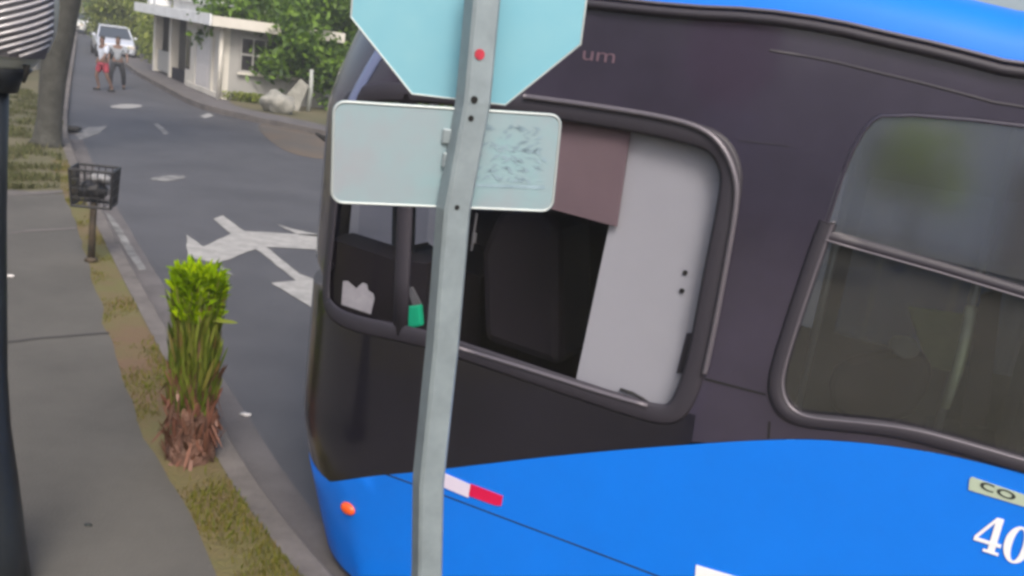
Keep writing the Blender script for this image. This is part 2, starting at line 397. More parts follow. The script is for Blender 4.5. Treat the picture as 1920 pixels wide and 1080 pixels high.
def Bp(px, py):                 # picture point -> (s, z) on the near side
    d = ray(px, py); du, dn = d.dot(UV), d.dot(NV); t = D/dn
    u = du*t
    if u >= UC: return (u, CAM_H+d.z*t)
    # meet the corner arc: centre (UC, D+RC)
    cx, cy = UC, D+RC
    A = du*du+dn*dn; Bq = -2*(du*cx+dn*cy); Cq = cx*cx+cy*cy-RC*RC
    disc = max(Bq*Bq-4*A*Cq, 0); t = (-Bq-math.sqrt(disc))/(2*A)
    x, y = du*t, dn*t
    a = math.atan2(cx-x, cy-y); a = max(0, a)
    return (UC-RC*a, CAM_H+d.z*t)
def panel(name, outer, holes, m, parent, off=0.0, thick=0.025, step=0.09, smooth=True):
    polys = [outer]+holes
    pts = []; edges = []
    for pl in polys:
        k = len(pts); pts += [Vector((p[0], p[1])) for p in pl]
        edges += [(k+i, k+(i+1) % len(pl)) for i in range(len(pl))]
    xs = [p[0] for p in outer]; zs = [p[1] for p in outer]
    x = min(xs)
    if x < UC+0.3:
        while x < min(max(xs), UC+0.35):
            z = min(zs)
            while z < max(zs):
                if in_poly(x, z, outer) and not any(in_poly(x, z, h) for h in holes): pts.append(Vector((x, z)))
                z += step
            x += 0.06
    vs, es, fs, *_ = delaunay_2d_cdt(pts, edges, [], 0, 1e-5)
    keep = []
    for f in fs:
        cx = sum(vs[i].x for i in f)/len(f); cz = sum(vs[i].y for i in f)/len(f)
        if in_poly(cx, cz, outer) and not any(in_poly(cx, cz, h) for h in holes): keep.append(tuple(f))
    used = sorted({i for f in keep for i in f}); ren = {i: k for k, i in enumerate(used)}
    keep = [tuple(ren[i] for i in f) for f in keep]
    o = link(name, [S(vs[i].x, vs[i].y, off) for i in used], keep, m, parent, smooth)
    me = o.data; bm = bmesh.new(); bm.from_mesh(me)
    for f in bm.faces:
        c_ = f.calc_center_median()
        outw = Vector((0, -1, 0)) if c_.x > UC else Vector((-0.7, -0.7, 0))
        if f.normal.dot(outw) < 0: f.normal_flip()
    bm.to_mesh(me); bm.free()
    if smooth:
        for p in me.polygons: p.use_smooth = True
    return o
def sweep(name, path, wd, dp, m, parent, off=0.0, closed=True, nseg=8):   # rounded moulding along (s,z) path
    n = len(path); vs = []; fs = []
    P3 = [S(p[0], p[1], off) for p in path]
    for i in range(n):
        a = P3[i-1] if (closed or i > 0) else P3[i]; b = P3[(i+1) % n] if (closed or i < n-1) else P3[i]
        t = (b-a).normalized()
        nn = (S(path[i][0], path[i][1], 0.01)-S(path[i][0], path[i][1], 0)).normalized()
        sd = t.cross(nn).normalized()
        for j in range(nseg):
            th = 2*math.pi*j/nseg; vs.append(P3[i]+sd*(wd*math.cos(th))+nn*(dp*math.sin(th)))
    for i in range(n if closed else n-1):
        for j in range(nseg):
            a0 = i*nseg+j; a1 = i*nseg+(j+1) % nseg; b0 = ((i+1) % n)*nseg+j; b1 = ((i+1) % n)*nseg+(j+1) % nseg
            fs.append((a0, a1, b1, b0))
    if not closed:
        fs.append(tuple(range(nseg))); fs.append(tuple((n-1)*nseg+j for j in range(nseg)))
    return link(name, vs, fs, m, parent, True)
def rect_round(x0, z0, x1, z1, r, k=5):
    out = []
    for cx, cz, a0 in ((x1-r, z0+r, -90), (x1-r, z1-r, 0), (x0+r, z1-r, 90), (x0+r, z0+r, 180)):
        for i in range(k+1):
            a = R_(a0+90*i/k); out.append(Vector((cx+r*math.cos(a), cz+r*math.sin(a))))
    return out
V2 = lambda l: [Vector(Bp(*p)) for p in l]
# driver window (traced outer edge of its rubber)
dw = V2([(604, 560), (618, 590), (650, 612), (780, 640), (855, 664), (1000, 713), (1150, 764), (1232, 789), (1268, 787), (1292, 760), (1318, 690), (1350, 520), (1386, 350), (1380, 300), (1355, 260), (1310, 240), (1200, 216), (1060, 195), (900, 172), (760, 160), (690, 160), (650, 175), (636, 215), (620, 400)])
dw_in = dw
# passenger window no. 1 (traced where the photo shows it) and its plain repeats
ZT = 2.90
pw0 = V2([(1535, 450), (1490, 580), (1452, 700), (1450, 740), (1466, 772), (1500, 788), (1590, 796), (1690, 808), (1800, 838), (1915, 872)])
zb = pw0[-1].y
uL = pw0[0].x
pw = pw0 + [Vector((1.10, zb+0.01)), Vector((1.19, zb+0.10)), Vector((1.20, ZT-0.12)), Vector((1.10, ZT)), Vector((uL+0.16, ZT)), Vector((uL+0.04, ZT-0.10))]
wins = [chaikin(dw, 2), chaikin(pw, 2)]
x = 1.34
while x < UB-1.5:
    wins.append(rect_round(x, zb+0.01, x+1.5, ZT, 0.11)); x += 1.64
# livery boundary between blue skirt and black band
belt = V2([(566, 896), (600, 896), (690, 892), (775, 886), (900, 871), (1010, 858), (1100, 849), (1190, 841), (1270, 835), (1350, 829), (1430, 825), (1500, 823), (1570, 826), (1650, 833), (1740, 846), (1820, 862), (1920, 888)])
belt[0] = Vector((UC-RC*1.5, belt[1].y))
bz = belt[-1].y
belt = [belt[0]] + chaikin(belt[1:], 1, False) + [Vector((1.4, bz-0.02)), Vector((UB, bz-0.05))]
S_END = UC-RC*math.pi/2-0.02
ZS, ZG = 0.26, 3.10                        # skirt bottom, gutter
gut = V2([(1107, 8), (1286, 27), (1420, 33), (1560, 54), (1665, 79), (1760, 100), (1920, 142)])
gz = [p.y for p in gut]
top_line = [Vector((S_END, gz[0]-0.03)), Vector((UC-0.1, gz[0]))] + gut + [Vector((1.6, gz[-1])), Vector((UB, gz[-1]))]
wheel_u = (0.38, UB-2.6)
WR = 0.47
lower = [Vector((S_END, belt[0].y))] + belt
bottom = [Vector((UB, ZS))]
for wu in reversed(wheel_u):
    for i in range(13):
        a = math.pi*i/12; bottom.append(Vector((wu+0.58*math.cos(a), max(ZS, WR-0.02+0.58*math.sin(a)))))
bottom += [Vector((-0.6, ZS)), Vector((UC+0.9, 0.17)), Vector((UC+0.1, 0.07)), Vector((S_END, 0.07))]
panel('lower_side_panel', lower+bottom, [], 'blue', bus, off=0.004)
split = V2([(580, 540), (640, 545), (800, 605), (1000, 685), (1200, 752), (1262, 768), (1305, 778), (1296, 833)])
split[0] = Vector((S_END, split[1].y))
ks = max(i for i, p in enumerate(lower) if p.x < split[-1].x)
low_black = lower[:ks+1] + [Vector((split[-1].x, (lower[ks].y+lower[ks+1].y)/2))] + list(reversed(split[:-1]))
panel('front_lower_panel', low_black, wins, 'black', bus, off=0.0)
upper = [low_black[ks+1]] + lower[ks+1:] + list(reversed(top_line)) + split[:-1]
panel('upper_side_panel', upper, wins, 'panel', bus, off=0.0)
# thin livery edge: nothing painted over, the blue sheet stands 4 mm proud
# window surrounds and panes
def inset(poly, d):
    c = sum((p for p in poly), Vector((0, 0)))/len(poly)
    out = []
    n = len(poly)
    for i in range(n):
        t = (poly[(i+1) % n]-poly[i-1]).normalized(); nn = Vector((-t.y, t.x))
        if (c-poly[i]).dot(nn) < 0: nn = -nn
        out.append(poly[i]+nn*d)
    return out
dwc = chaikin(dw, 2)
fr = sweep('driver_window_frame', inset(dwc, 0.026), 0.046, 0.009, 'gasket', bus, 0.0)
mull = [Vector(Bp(*p)) for p in ((757, 175), (757, 400), (752, 520), (748, 628))]
fs_ = min(p.x for p in mull); 
panel('clear_pane', inset(dwc, 0.012), [], 'clear', fr, off=-0.012, thick=0, smooth=True)
sweep('mullion', mull, 0.045, 0.02, 'gasket', fr, -0.01, closed=False)
sweep('sill_moulding', chaikin(V2([(862, 652), (1000, 694), (1130, 736), (1215, 760)]), 1, False), 0.010, 0.012, 'alu', fr, 0.006, closed=False)
sweep('outer_highlight', chaikin(V2([(985, 181), (1120, 199), (1260, 222), (1325, 243), (1362, 280), (1384, 340), (1380, 400), (1366, 480), (1340, 620), (1322, 700)]), 2, False), 0.012, 0.014, 'alu', fr, 0.012, closed=False)  # pale strip laid along the frame edge as its highlight
rail_z = Vector(Bp(1700, 482)).y
for i, wpoly in enumerate(wins[1:]):
    wc = wpoly
    if i == 0:
        ins_ = inset(wc, 0.008)
        opn = chaikin([Vector(Bp(1548, 418))]+pw0, 2, False)
        opn = [p+Vector((0.008, 0.004)) for p in opn]+[Vector((1.12, zb+0.012))]
        f2 = sweep('passenger_window_frame', opn, 0.032, 0.012, 'gasket', bus, 0.004, closed=False)
        f2['label'] = 'rubber frame of the passenger window behind the driver'
        sweep('upper_seal', ins_, 0.007, 0.003, 'panel', f2, 0.0)
        sweep('inner_highlight', [p+Vector((0.022, 0.018)) for p in opn[2:]], 0.008, 0.014, 'alu', f2, 0.003, closed=False)  # lighter strip painting the highlight on the inside of the frame
    else:
        f2 = sweep('passenger_window_frame', inset(wc, 0.008), 0.030, 0.010, 'gasket', bus, 0.004)
    x0 = min(p.x for p in wc)+0.03; x1 = max(p.x for p in wc)-0.03
    rl = [Vector((x0+0.06, rail_z)), Vector((x1, rail_z-0.015))] if i else V2([(1550, 441), (1620, 461), (1760, 500), (1920, 548)])+[Vector((x1, Vector(Bp(1920, 548)).y))]
    lowp = [p for p in inset(wc, 0.01)]
    def rz_(x_):
        for a_, b_ in zip(rl, rl[1:]):
            if a_.x <= x_ <= b_.x: return a_.y+(b_.y-a_.y)*(x_-a_.x)/(b_.x-a_.x)
        return rl[0].y+0.01 if x_ < rl[0].x else rl[-1].y
    big0 = [Vector((x0-0.3, rz_(x0-0.3)))]+rl+[Vector((x1+0.3, rl[-1].y))]
    def clip(poly, above):
        out = []; n = len(poly)
        for i_ in range(n):
            a_, b_ = poly[i_], poly[(i_+1) % n]; fa = a_.y-rz_(a_.x); fb = b_.y-rz_(b_.x)
            if not above: fa, fb = -fa, -fb
            if fa >= 0: out.append(a_)
            if (fa >= 0) != (fb >= 0): out.append(a_.lerp(b_, fa/(fa-fb)))
        return out
    panel('upper_pane', clip(lowp, True), [], 'tint', f2, off=-0.010, thick=0)
    panel('lower_pane', clip(lowp, False), [], 'tint2', f2, off=-0.016, thick=0)
    sweep('slider_rail', rl, 0.020, 0.014, 'gasket', f2, 0.0, closed=False)
    sweep('rail_edge', [p+Vector((0.0, -0.017)) for p in rl], 0.005, 0.016, 'alu', f2, 0.004, closed=False)
    # second, inner slider pane edge
# gutter moulding and roof
gl = [p for p in top_line]
gl = [gl[0]]+chaikin(gl[1:], 1, False)
sweep('gutter_moulding', gl, 0.020, 0.022, 'gasket', bus, 0.008, closed=False)
sweep('gutter_lip', [p+Vector((0, 0.030)) for p in gl], 0.008, 0.016, 'alu', bus, 0.008, closed=False)
sweep('lower_seam', [p+Vector((0, -0.11)) for p in gl[8:]], 0.005, 0.003, 'gasket', bus, 0.0, closed=False)
vs = []; prof = [(0.0, 0.02), (0.012, 0.08), (0.05, 0.145), (0.12, 0.19), (0.28, 0.225), (0.7, 0.25), (WID/2, 0.26), (WID-0.7, 0.25), (WID-0.28, 0.225), (WID-0.12, 0.19), (WID-0.05, 0.145), (WID-0.012, 0.08), (WID, 0.02)]
stations = [UF+0.10, UF+0.22, UF+0.45, UF+0.9]+[p.x for p in gl if p.x > UF+1.0]+[UB]
import bisect
def gut_z(u):
    for a, b in zip(gl, gl[1:]):
        if a.x <= u <= b.x: return a.y+(b.y-a.y)*(u-a.x)/max(b.x-a.x, 1e-6)
    return gl[0].y if u < gl[0].x else gl[-1].y
stations = sorted(set(round(s_, 4) for s_ in stations))
for st in stations:
    q = max(0, 1-(st-UF-0.1)/0.8); sc_ = 1-0.75*q**2.2; ins = (RC-math.sqrt(max(0, RC*RC-(UC-st)**2))) if st < UC else 0.0
    for v, dz in prof:
        vs.append((st, ins+v*(WID-2*ins)/WID, gut_z(st)+0.02+(dz-0.02)*sc_))
np_ = len(prof); fs = [(i*np_+j, i*np_+j+1, (i+1)*np_+j+1, (i+1)*np_+j) for i in range(len(stations)-1) for j in range(np_-1)]
fs.append(tuple(range(np_)))
link('roof', vs, fs, 'blue', bus, True)
# front face, far side, rear
mb = MB()
mb.box((UF+0.16, RC, ZS), (UF+0.20, WID-RC, 1.15)); mb.build('front_panel', 'blue', bus)
mb = MB(); mb.box((UF+0.02, RC, 2.75), (UF+0.06, WID-RC, gz[0])); mb.build('destination_box', 'black', bus)
link('windscreen', [(UF+0.10, RC, 1.15), (UF+0.10, WID-RC, 1.15), (UF+0.04, WID-RC, 2.75), (UF+0.04, RC, 2.75)], [(0, 1, 2, 3)], 'clear', bus)
sweep('windscreen_edge', chaikin(V2([(688, 50), (676, 100), (666, 150), (654, 200)]), 1, False), 0.035, 0.010, 'apillar', bus, 0.004, closed=False)
# far side wall with window openings, built from strips
mb = MB(); y0, y1 = WID-0.03, WID
mb.box((UF+RC, y0, ZS), (UB, y1, 1.42)); mb.box((UF+RC, y0, 2.45), (UB, y1, gz[0]))
xs = [UF+RC, UF+0.5, -1.95, -1.85, -0.6, -0.5, 1.1, 1.22, 2.8, 2.92, 4.5, 4.62, 6.0, UB]
for a, b in zip(xs[::2], xs[1::2]): mb.box((a, y0, 1.42), (b, y1, 2.45))
mb.build('far_side_wall', 'grey', bus)
for a, b in zip(xs[1:-1:2], xs[2::2]):
    link('far_pane', [(a, WID-0.015, 1.42), (b, WID-0.015, 1.42), (b, WID-0.015, 2.45), (a, WID-0.015, 2.45)], [(0, 1, 2, 3)], 'clear' if a < -0.6 else 'tint', bus)
mb = MB(); mb.box((UB-0.03, 0.01, ZS), (UB, WID-0.031, gz[-1])); mb.build('rear_wall', 'blue', bus)
mb = MB(); mb.box((UF+0.9, 0.05, 0.80), (UB-0.05, WID-0.05, 0.86)); mb.build('floor', 'dark', bus)
mb = MB(); mb.box((UF+0.9, 0.06, gz[0]-0.12), (UB-0.05, WID-0.06, gz[0]-0.09)); mb.build('headliner', 'grey', bus)
mb = MB(); mb.box((UF+0.25, 0.62, 0.87), (UF+0.60, WID-0.62, 1.32)); mb.build('dashboard', 'dark', bus, bevel=0.04)
# far corner pillar and windscreen pillar
mb = MB(); mb.tube([(UF+0.30, WID-RC*0.36, ZS), (UF+0.30, WID-RC*0.36, gz[0])], 0.14, 12); mb.build('corner_pillar', 'dark', bus, True)
# partition board behind the driver, visor, seat, steering wheel
def inner(px, py, v):          # picture point at depth v inside the bus -> bus coordinates
    d = ray(px, py); t = (D+v)/d.dot(NV); return Vector((d.dot(UV)*t, v, CAM_H+d.z*t))
def inside(name, px, v, m, th=0.012, bev=0.0, parent=bus, sm=0):
    pts = [inner(x, y, v) for x, y in px]
    xmin = UF+0.22 if v >= RC else UC-math.sqrt(RC*RC-(RC-v)**2)+0.03
    for p in pts: p.x = max(p.x, xmin)           # stays behind the windscreen
    if sm: pts = chaikin(pts, sm)
    return MB().prism(pts, (0, th, 0)).build(name, m, parent, bevel=bev)
bd = inside('partition_board', [(1183, 235), (1355, 270), (1385, 312), (1305, 748), (1270, 790), (1075, 735)], 0.075, 'board', 0.02)
for p in ((1285, 511), (1279, 545)):
    c = inner(p[0], p[1], 0.073); MB().tube([c, c+Vector((0, -0.006, 0))], 0.011, 10).build('screw', 'hole', bd)
inside('board_edge_guard', [(1287, 625), (1312, 625), (1293, 700), (1268, 700)], 0.06, 'gasket', 0.01, parent=bd)
inside('sun_visor', [(1040, 205), (1183, 236), (1156, 425), (1020, 388)], 0.045, 'brown', 0.012)
cb = [inner(x, y, 0.055) for x, y in ((1163, 730), (1185, 737), (1205, 748), (1222, 760), (1232, 768))]
MB().tube(cb, 0.0075, 8).build('hanging_cable', 'rubber', bus, True)
cb = [inner(x, y, 0.05) for x, y in ((1095, 735), (1140, 742), (1180, 752), (1228, 766))]
MB().tube(cb, 0.009, 8).build('lower_cable', 'rubber', bus, True)
inside('dash_cowl', [(600, 440), (650, 456), (735, 484), (775, 492), (815, 476), (900, 520), (900, 720), (600, 660)], 0.95, 'dark', 0.5)
inside('side_console', [(612, 446), (650, 458), (735, 486), (800, 494), (800, 640), (612, 600)], 0.42, 'dark', 0.25)
inside('cab_pillar', [(738, 300), (776, 300), (770, 500), (733, 500)], 0.9, 'pillar', 0.04)
inside('driver_seat', [(905, 640), (900, 470), (930, 400), (1010, 390), (1050, 430), (1050, 690)], 0.55, 'dark', 0.45, 0.05)
inside('cab_shade_sheet', [(700, 150), (1200, 160), (1200, 800), (830, 780), (830, 480), (700, 480)], 1.55, 'dark', 0.02)  # dark sheet standing in for shade deep inside the cab
p = inner(888, 455, 0.35)
MB().tube([p, p+Vector((0, 0, 0.05))], 0.012, 8).build('switch', 'grey', bus)
MB().tube([inner(884, 470, 0.35), inner(894, 400, 0.35)], 0.006, 6).build('switch_stalk', 'grey', bus)
# steering wheel
c = inner(700, 560, 0.75); mb = MB(); ring = []
for i in range(25):
    a = 2*math.pi*i/24; ring.append(c+Vector((0.10*math.sin(a), 0.22*math.cos(a), 0.19*math.sin(a))))
mb.tube(ring, 0.015, 8, cap=False); mb.build('steering_wheel', 'rubber', bus, True)
# torn white sticker on the quarter pane, green card reader
inside('torn_sticker', [(643, 527), (652, 527), (668, 541), (674, 535), (680, 530), (688, 533), (690, 544), (700, 551), (702, 560), (695, 589), (640, 571)], 0.12, 'paper', 0.002)
gr = inside('card_reader', [(757, 576), (786, 572), (789, 612), (766, 618), (757, 612)], 0.22, 'green', 0.04, 0.01)
inside('reader_bracket', [(763, 540), (771, 538), (788, 570), (775, 577)], 0.23, 'grey', 0.015, parent=gr)
inside('red_cable', [(770, 626), (800, 622), (800, 628), (772, 630)], 0.14, 'red', 0.006)
# grab pole, seats and far passenger details
for px in (((1812, 560), (1770, 800)), ((1560, 500), (1490, 780))):
    a = inner(*px[0], 0.62); b = inner(*px[1], 0.62); a.x = b.x = (a.x+b.x)/2
    a.z = gz[0]-0.13; b.z = 0.87
    MB().tube([a, b], 0.018, 10).build('grab_pole', 'steel', bus, True)
MB().tube([inner(1822, 575, 0.16), inner(1818, 610, 0.16), inner(1800, 680, 0.16), inner(1772, 765, 0.16)], [0.022, 0.026, 0.022, 0.016], 10).build('padded_rail', 'railpad', bus, True)
inside('bulkhead_panel', [(1700, 575), (1810, 590), (1790, 700), (1740, 690)], 0.34, 'olivepad', 0.03, 0.01)
inside('side_pillar', [(1838, 555), (1880, 540), (1850, 800), (1800, 800)], 0.12, 'dark', 0.03)
inside('front_seat_back', [(1548, 700), (1600, 668), (1700, 655), (1742, 672), (1748, 720), (1700, 800), (1560, 790)], 0.30, 'dark', 0.08, 0.03, sm=1)
inside('hand_bag', [(1665, 630), (1715, 632), (1728, 665), (1700, 678), (1668, 660)], 0.26, 'grey', 0.03, 0.012, sm=1)
for k in range(6):
    sx = 0.15+k*0.8
    for sy in (0.12, 1.5):
        mb = MB(); mb.box((sx, sy, 1.02), (sx+0.42, sy+0.82, 1.12)); seat = mb.build('seat', 'grey', bus, bevel=0.04)
        mb = MB(); mb.box((sx+0.38, sy, 1.05), (sx+0.46, sy+0.82, 1.78)); mb.build('seat_back', 'grey', seat, bevel=0.04)
        mb = MB(); mb.tube([(sx+0.42, sy+0.05, 1.75), (sx+0.42, sy+0.05, 1.84), (sx+0.42, sy+0.77, 1.84), (sx+0.42, sy+0.77, 1.75)], 0.014, 8); mb.build('seat_handle', 'alu', seat, True)
        mb = MB(); mb.box((sx+0.1, sy+0.3, 0.862), (sx+0.3, sy+0.5, 1.02)); mb.build('seat_pedestal', 'dark', seat)
# wheels
for wu in wheel_u:
    for wy in (0.02, WID-0.32):
        prof_ = [(0.27, 0.0), (0.43, 0.0), (WR, 0.04), (WR, 0.26), (0.43, 0.30), (0.27, 0.30)]
        mt = Matrix.Translation((wu, wy, WR)) @ Matrix.Rotation(-math.pi/2, 4, 'X')
        mb = MB().lathe(prof_, 32); mb.v = [mt @ v for v in mb.v]; wh = mb.build('wheel', 'rubber', bus, True)
        mb = MB().lathe([(0.05, 0.03), (0.12, 0.02), (0.13, 0.08), (0.24, 0.09), (0.27, 0.02), (0.272, 0.2)], 28); mb.v = [mt @ v for v in mb.v]; mb.build('rim', 'alu', wh, True)
# details on the blue skirt
def decal(name, px, m, off, parent=bus, th=0.0025):
    pts = [Bp(*p) for p in px]
    f_ = [S(a, z, off) for a, z in pts]; b_ = [S(a, z, off-th) for a, z in pts]; n = len(f_)
    return link(name, f_+b_, [tuple(range(n)), tuple(reversed(range(n, 2*n)))]+[(i, i+n, (i+1) % n+n, (i+1) % n) for i in range(n)], m, parent)
decal('white_reflector', [(822, 888), (834, 886), (884, 908), (880, 932), (832, 912)], 'pinkwhite', 0.010, th=0.005)
decal('red_reflector', [(884, 906), (944, 929), (941, 947), (930, 946), (880, 928)], 'red', 0.010, th=0.005)
sweep('panel_seam', [Vector(Bp(*p)) for p in ((700, 880), (832, 928), (930, 965), (1080, 1021), (1235, 1080))]+[Vector((0.3, Bp(1235, 1080)[1])), Vector((UB-0.2, Bp(1235, 1080)[1]))], 0.0045, 0.003, 'hole', bus, 0.003, closed=False)
decal('seam_vertical', [(1441, 790), (1445, 790), (1443, 822), (1439, 822)], 'hole', 0.003)
decal('pillar_seam', [(1322, 708), (1436, 738), (1436, 741), (1322, 712)], 'hole', 0.003)
decal('upper_seam', [(1385, 262), (1480, 272), (1480, 274), (1385, 264)], 'gasket', 0.003)
# marker lamp
s0, z0 = Bp(634, 944); c = S(s0, z0, 0.0); nn = (S(s0, z0, 0.01)-c).normalized()
tt = Vector((0, 0, 1)); bb = tt.cross(nn)
mb = MB(); rings = [(1.0, 0.006), (1.0, 0.014), (0.8, 0.024), (0.4, 0.030)]
for r, h in rings:
    for j in range(20):
        a = 2*math.pi*j/20; mb.v.append(c+nn*h+bb*(0.050*r*math.cos(a))+tt*(0.033*r*math.sin(a)))
for i in range(3):
    for j in range(20): mb.f.append((i*20+j, i*20+(j+1) % 20, (i+1)*20+(j+1) % 20, (i+1)*20+j))
mb.f.append(tuple(60+j for j in range(20))); mb.build('marker_lamp', 'orange', bus, True)
# lettering: flat shapes laid on the side
def letters(name, text, px0, px1, height, m, off, shear=0.0):
    cu = bpy.data.curves.new(name, 'FONT'); cu.body = text; cu.size = 1.0; cu.extrude = 0.0
    to = bpy.data.objects.new(name+'_tmp', cu); COL.objects.link(to)
    dg = bpy.context.evaluated_depsgraph_get(); me = bpy.data.meshes.new_from_object(to.evaluated_get(dg))
    bpy.data.objects.remove(to)
    xs = [v.co.x for v in me.vertices]; ys = [v.co.y for v in me.vertices]
    a = Vector(Bp(*px0)); b = Vector(Bp(*px1)); wd = b.x-a.x
    for v in me.vertices:
        fx = (v.co.x-min(xs))/(max(xs)-min(xs)); fz = (v.co.y-min(ys))/(max(ys)-min(ys))
        zz = a.y+(b.y-a.y)*fx+fz*height
        v.co = S(a.x+wd*fx+shear*fz*height, zz, off)
    o = bpy.data.objects.new(name, me); COL.objects.link(o); me.materials.append(MT[m]); o.parent = bus
    return o
MT['faint'] = mat('faint lettering', (0.12, 0.075, 0.10), 0.5)
letters('faint_lettering', 'um', (1092, 112), (1152, 119), 0.038, 'faint', 0.003)
# large serif digits "40" and the edge of a third one
DU = (Bp(1905, 1030)[0]-Bp(1830, 1010)[0])
def glyph(name, polys, a, hgt, m, off=0.008):
    mb = MB()
    for kq, pl in enumerate(polys):
        if len(polys) < 8: off += 0.0006
        f_ = [S(a.x+p[0]*hgt, a.y+p[1]*hgt, off) for p in pl]; n = len(f_); k = len(mb.v)
        b_ = [S(a.x+p[0]*hgt, a.y+p[1]*hgt, off-0.003) for p in pl]
        mb.add(f_+b_, [tuple(range(n))]+[(i, i+n, (i+1) % n+n, (i+1) % n) for i in range(n)])
    return mb.build(name, m, bus)
four = [[(0.36, 1.0), (0.52, 1.0), (0.52, 0.10), (0.36, 0.10)], [(0.36, 1.0), (0.0, 0.36), (0.0, 0.28), (0.07, 0.33), (0.36, 0.86)], [(0.0, 0.34), (0.62, 0.34), (0.62, 0.25), (0.0, 0.25)], [(0.26, 0.10), (0.62, 0.10), (0.62, 0.03), (0.26, 0.03)]]
def zero(x0):
    out = []
    n = 28
    O = [(x0+0.29+0.29*math.cos(2*math.pi*i/n), 0.5+0.5*math.sin(2*math.pi*i/n)) for i in range(n)]
    I = [(x0+0.29+0.115*math.cos(2*math.pi*i/n), 0.5+0.44*math.sin(2*math.pi*i/n)) for i in range(n)]
    return [[O[i], O[(i+1) % n], I[(i+1) % n], I[i]] for i in range(n)]
a4 = Vector(Bp(1824, 1014)); hgt = abs(Bp(1876, 958)[1]-Bp(1860, 1026)[1])*1.0
glyph('digit', four, Vector((a4.x, a4.y-0.028)), hgt, 'white')
glyph('digit', zero(0.66), Vector((a4.x, a4.y-0.034)), hgt, 'white')
glyph('digit', zero(1.30), Vector((a4.x, a4.y-0.040)), hgt, 'white')
lb = decal('label_strip', [(1818, 897), (1822, 893), (1925, 928), (1990, 951), (1990, 978), (1925, 950), (1816, 917)], 'cream', 0.009, th=0.004)
letters('label_lettering', 'co', (1836, 913), (1902, 938), 0.030, 'ink', 0.011)
decal('white_decal', [(1306, 1058), (1420, 1092), (1500, 1118), (1500, 1150), (1420, 1150), (1302, 1110)], 'white', 0.009, th=0.004)
# front mirror arm poking out beside the plate
m0 = S(UC-RC*1.2, 2.27, 0.0)
mb = MB(); mb.tube([m0, m0+Vector((-0.06, 0.0, 0.02)), m0+Vector((-0.11, 0.0, 0.035))], [0.018, 0.014, 0.007], 10); mb.build('mirror_arm', 'rubber', bus, True)

# ================================================================== STOP SIGN (seen from behind)
sign = tag(empty('traffic_sign', (-0.175, 2.40, KZ)), 'back of an octagonal metal sign with a plate on a galvanised post', 'road sign')
def pose(x, y, z, yaw, tilt, rl, pts):
    ex = Vector((math.cos(yaw), math.sin(yaw), 0)); ez0 = Vector((0, 0, 1)); ey = ez0.cross(ex)
    ez = math.cos(tilt)*ez0+math.sin(tilt)*ey
    a = math.cos(rl)*ex+math.sin(rl)*ez; b = -math.sin(rl)*ex+math.cos(rl)*ez
    return [Vector((x, y, CAM_H+z))+a*u+b*v for u, v in pts], a.cross(b)
SO = Vector(sign.location)
h = 0.31; k = h*math.tan(math.pi/8)
oct_ = [(-h, -k), (-k, -h), (k, -h), (h, -k), (h, k), (k, h), (-k, h), (-h, k)]
P, nn = pose(-0.220, 2.493, 0.163, R_(-1.5), R_(0.4), R_(1.2), oct_)
back = nn if nn.y > 0 else -nn
mb = MB().prism([p-SO for p in P], back*0.004); mb.build('octagon_panel', 'signback', sign, bevel=0.0012)
P2, _ = pose(-0.220, 2.493, 0.163, R_(-1.5), R_(0.4), R_(1.2), [(u*0.97, v*0.97) for u, v in oct_])
mb = MB().prism([p-SO+back*0.0055 for p in P2], back*0.001); mb.build('octagon_face', 'signred', sign)
# pale rolled rim on the back
Pr, _ = pose(-0.220, 2.493, 0.163, R_(-1.5), R_(0.4), R_(1.2), [(u*0.992, v*0.992) for u, v in oct_])
mb = MB().tube([p-SO for p in Pr]+[Pr[0]-SO], 0.003, 6, cap=False); mb.build('octagon_rim', 'rim_alu', sign, True)
def rr(w_, h_, r):
    return [tuple(p) for p in rect_round(-w_/2, -h_/2, w_/2, h_/2, r)]
pp = (-0.2155, 2.388, -0.2935, R_(13.2), R_(-1.9), R_(3.4))
P, nn = pose(*pp, rr(0.60, 0.268, 0.032)); back = nn if nn.y > 0 else -nn
mb = MB().prism([p-SO for p in P], back*0.003); plate = mb.build('plate', 'plate', sign, bevel=0.001)
Pr, _ = pose(*pp, rr(0.592, 0.260, 0.029)); mb = MB().tube([p-SO for p in Pr]+[Pr[0]-SO], 0.0035, 6, cap=False); mb.build('plate_rim', 'rim_alu', plate, True)
# faint smudged print on the right half of the plate (illegible in the photo)
rnd = random.Random(3); mb = MB()
for q in range(95):
    u = rnd.uniform(0.075, 0.275); v = rnd.choice([0.085, 0.06, 0.035, 0.008, -0.02, -0.045])+rnd.uniform(-0.008, 0.008)
    if u > 0.26: continue
    wv, hv = rnd.uniform(0.004, 0.02), rnd.uniform(0.002, 0.006); ang = rnd.uniform(-0.9, 0.9)
    pts = [(u+math.cos(ang)*x_-math.sin(ang)*y_, v+math.sin(ang)*x_+math.cos(ang)*y_) for x_, y_ in ((-wv, -hv*0.4), (wv*0.3, -hv), (wv, 0), (wv*0.2, hv))]
    q3, _ = pose(*pp, pts); mb.add([p-SO-back*0.0012 for p in q3], [(0, 1, 2, 3)])
pts = [(0.065, -0.072), (0.27, -0.070), (0.27, -0.060), (0.065, -0.064)]; q3, _ = pose(*pp, pts); mb.add([p-SO-back*0.0012 for p in q3], [(0, 1, 2, 3)])
mb.build('smudged_print', 'smudge', plate)
q3, _ = pose(*pp, [(-0.02, 0.03), (-0.008, 0.03), (-0.006, 0.075), (-0.02, 0.085)])
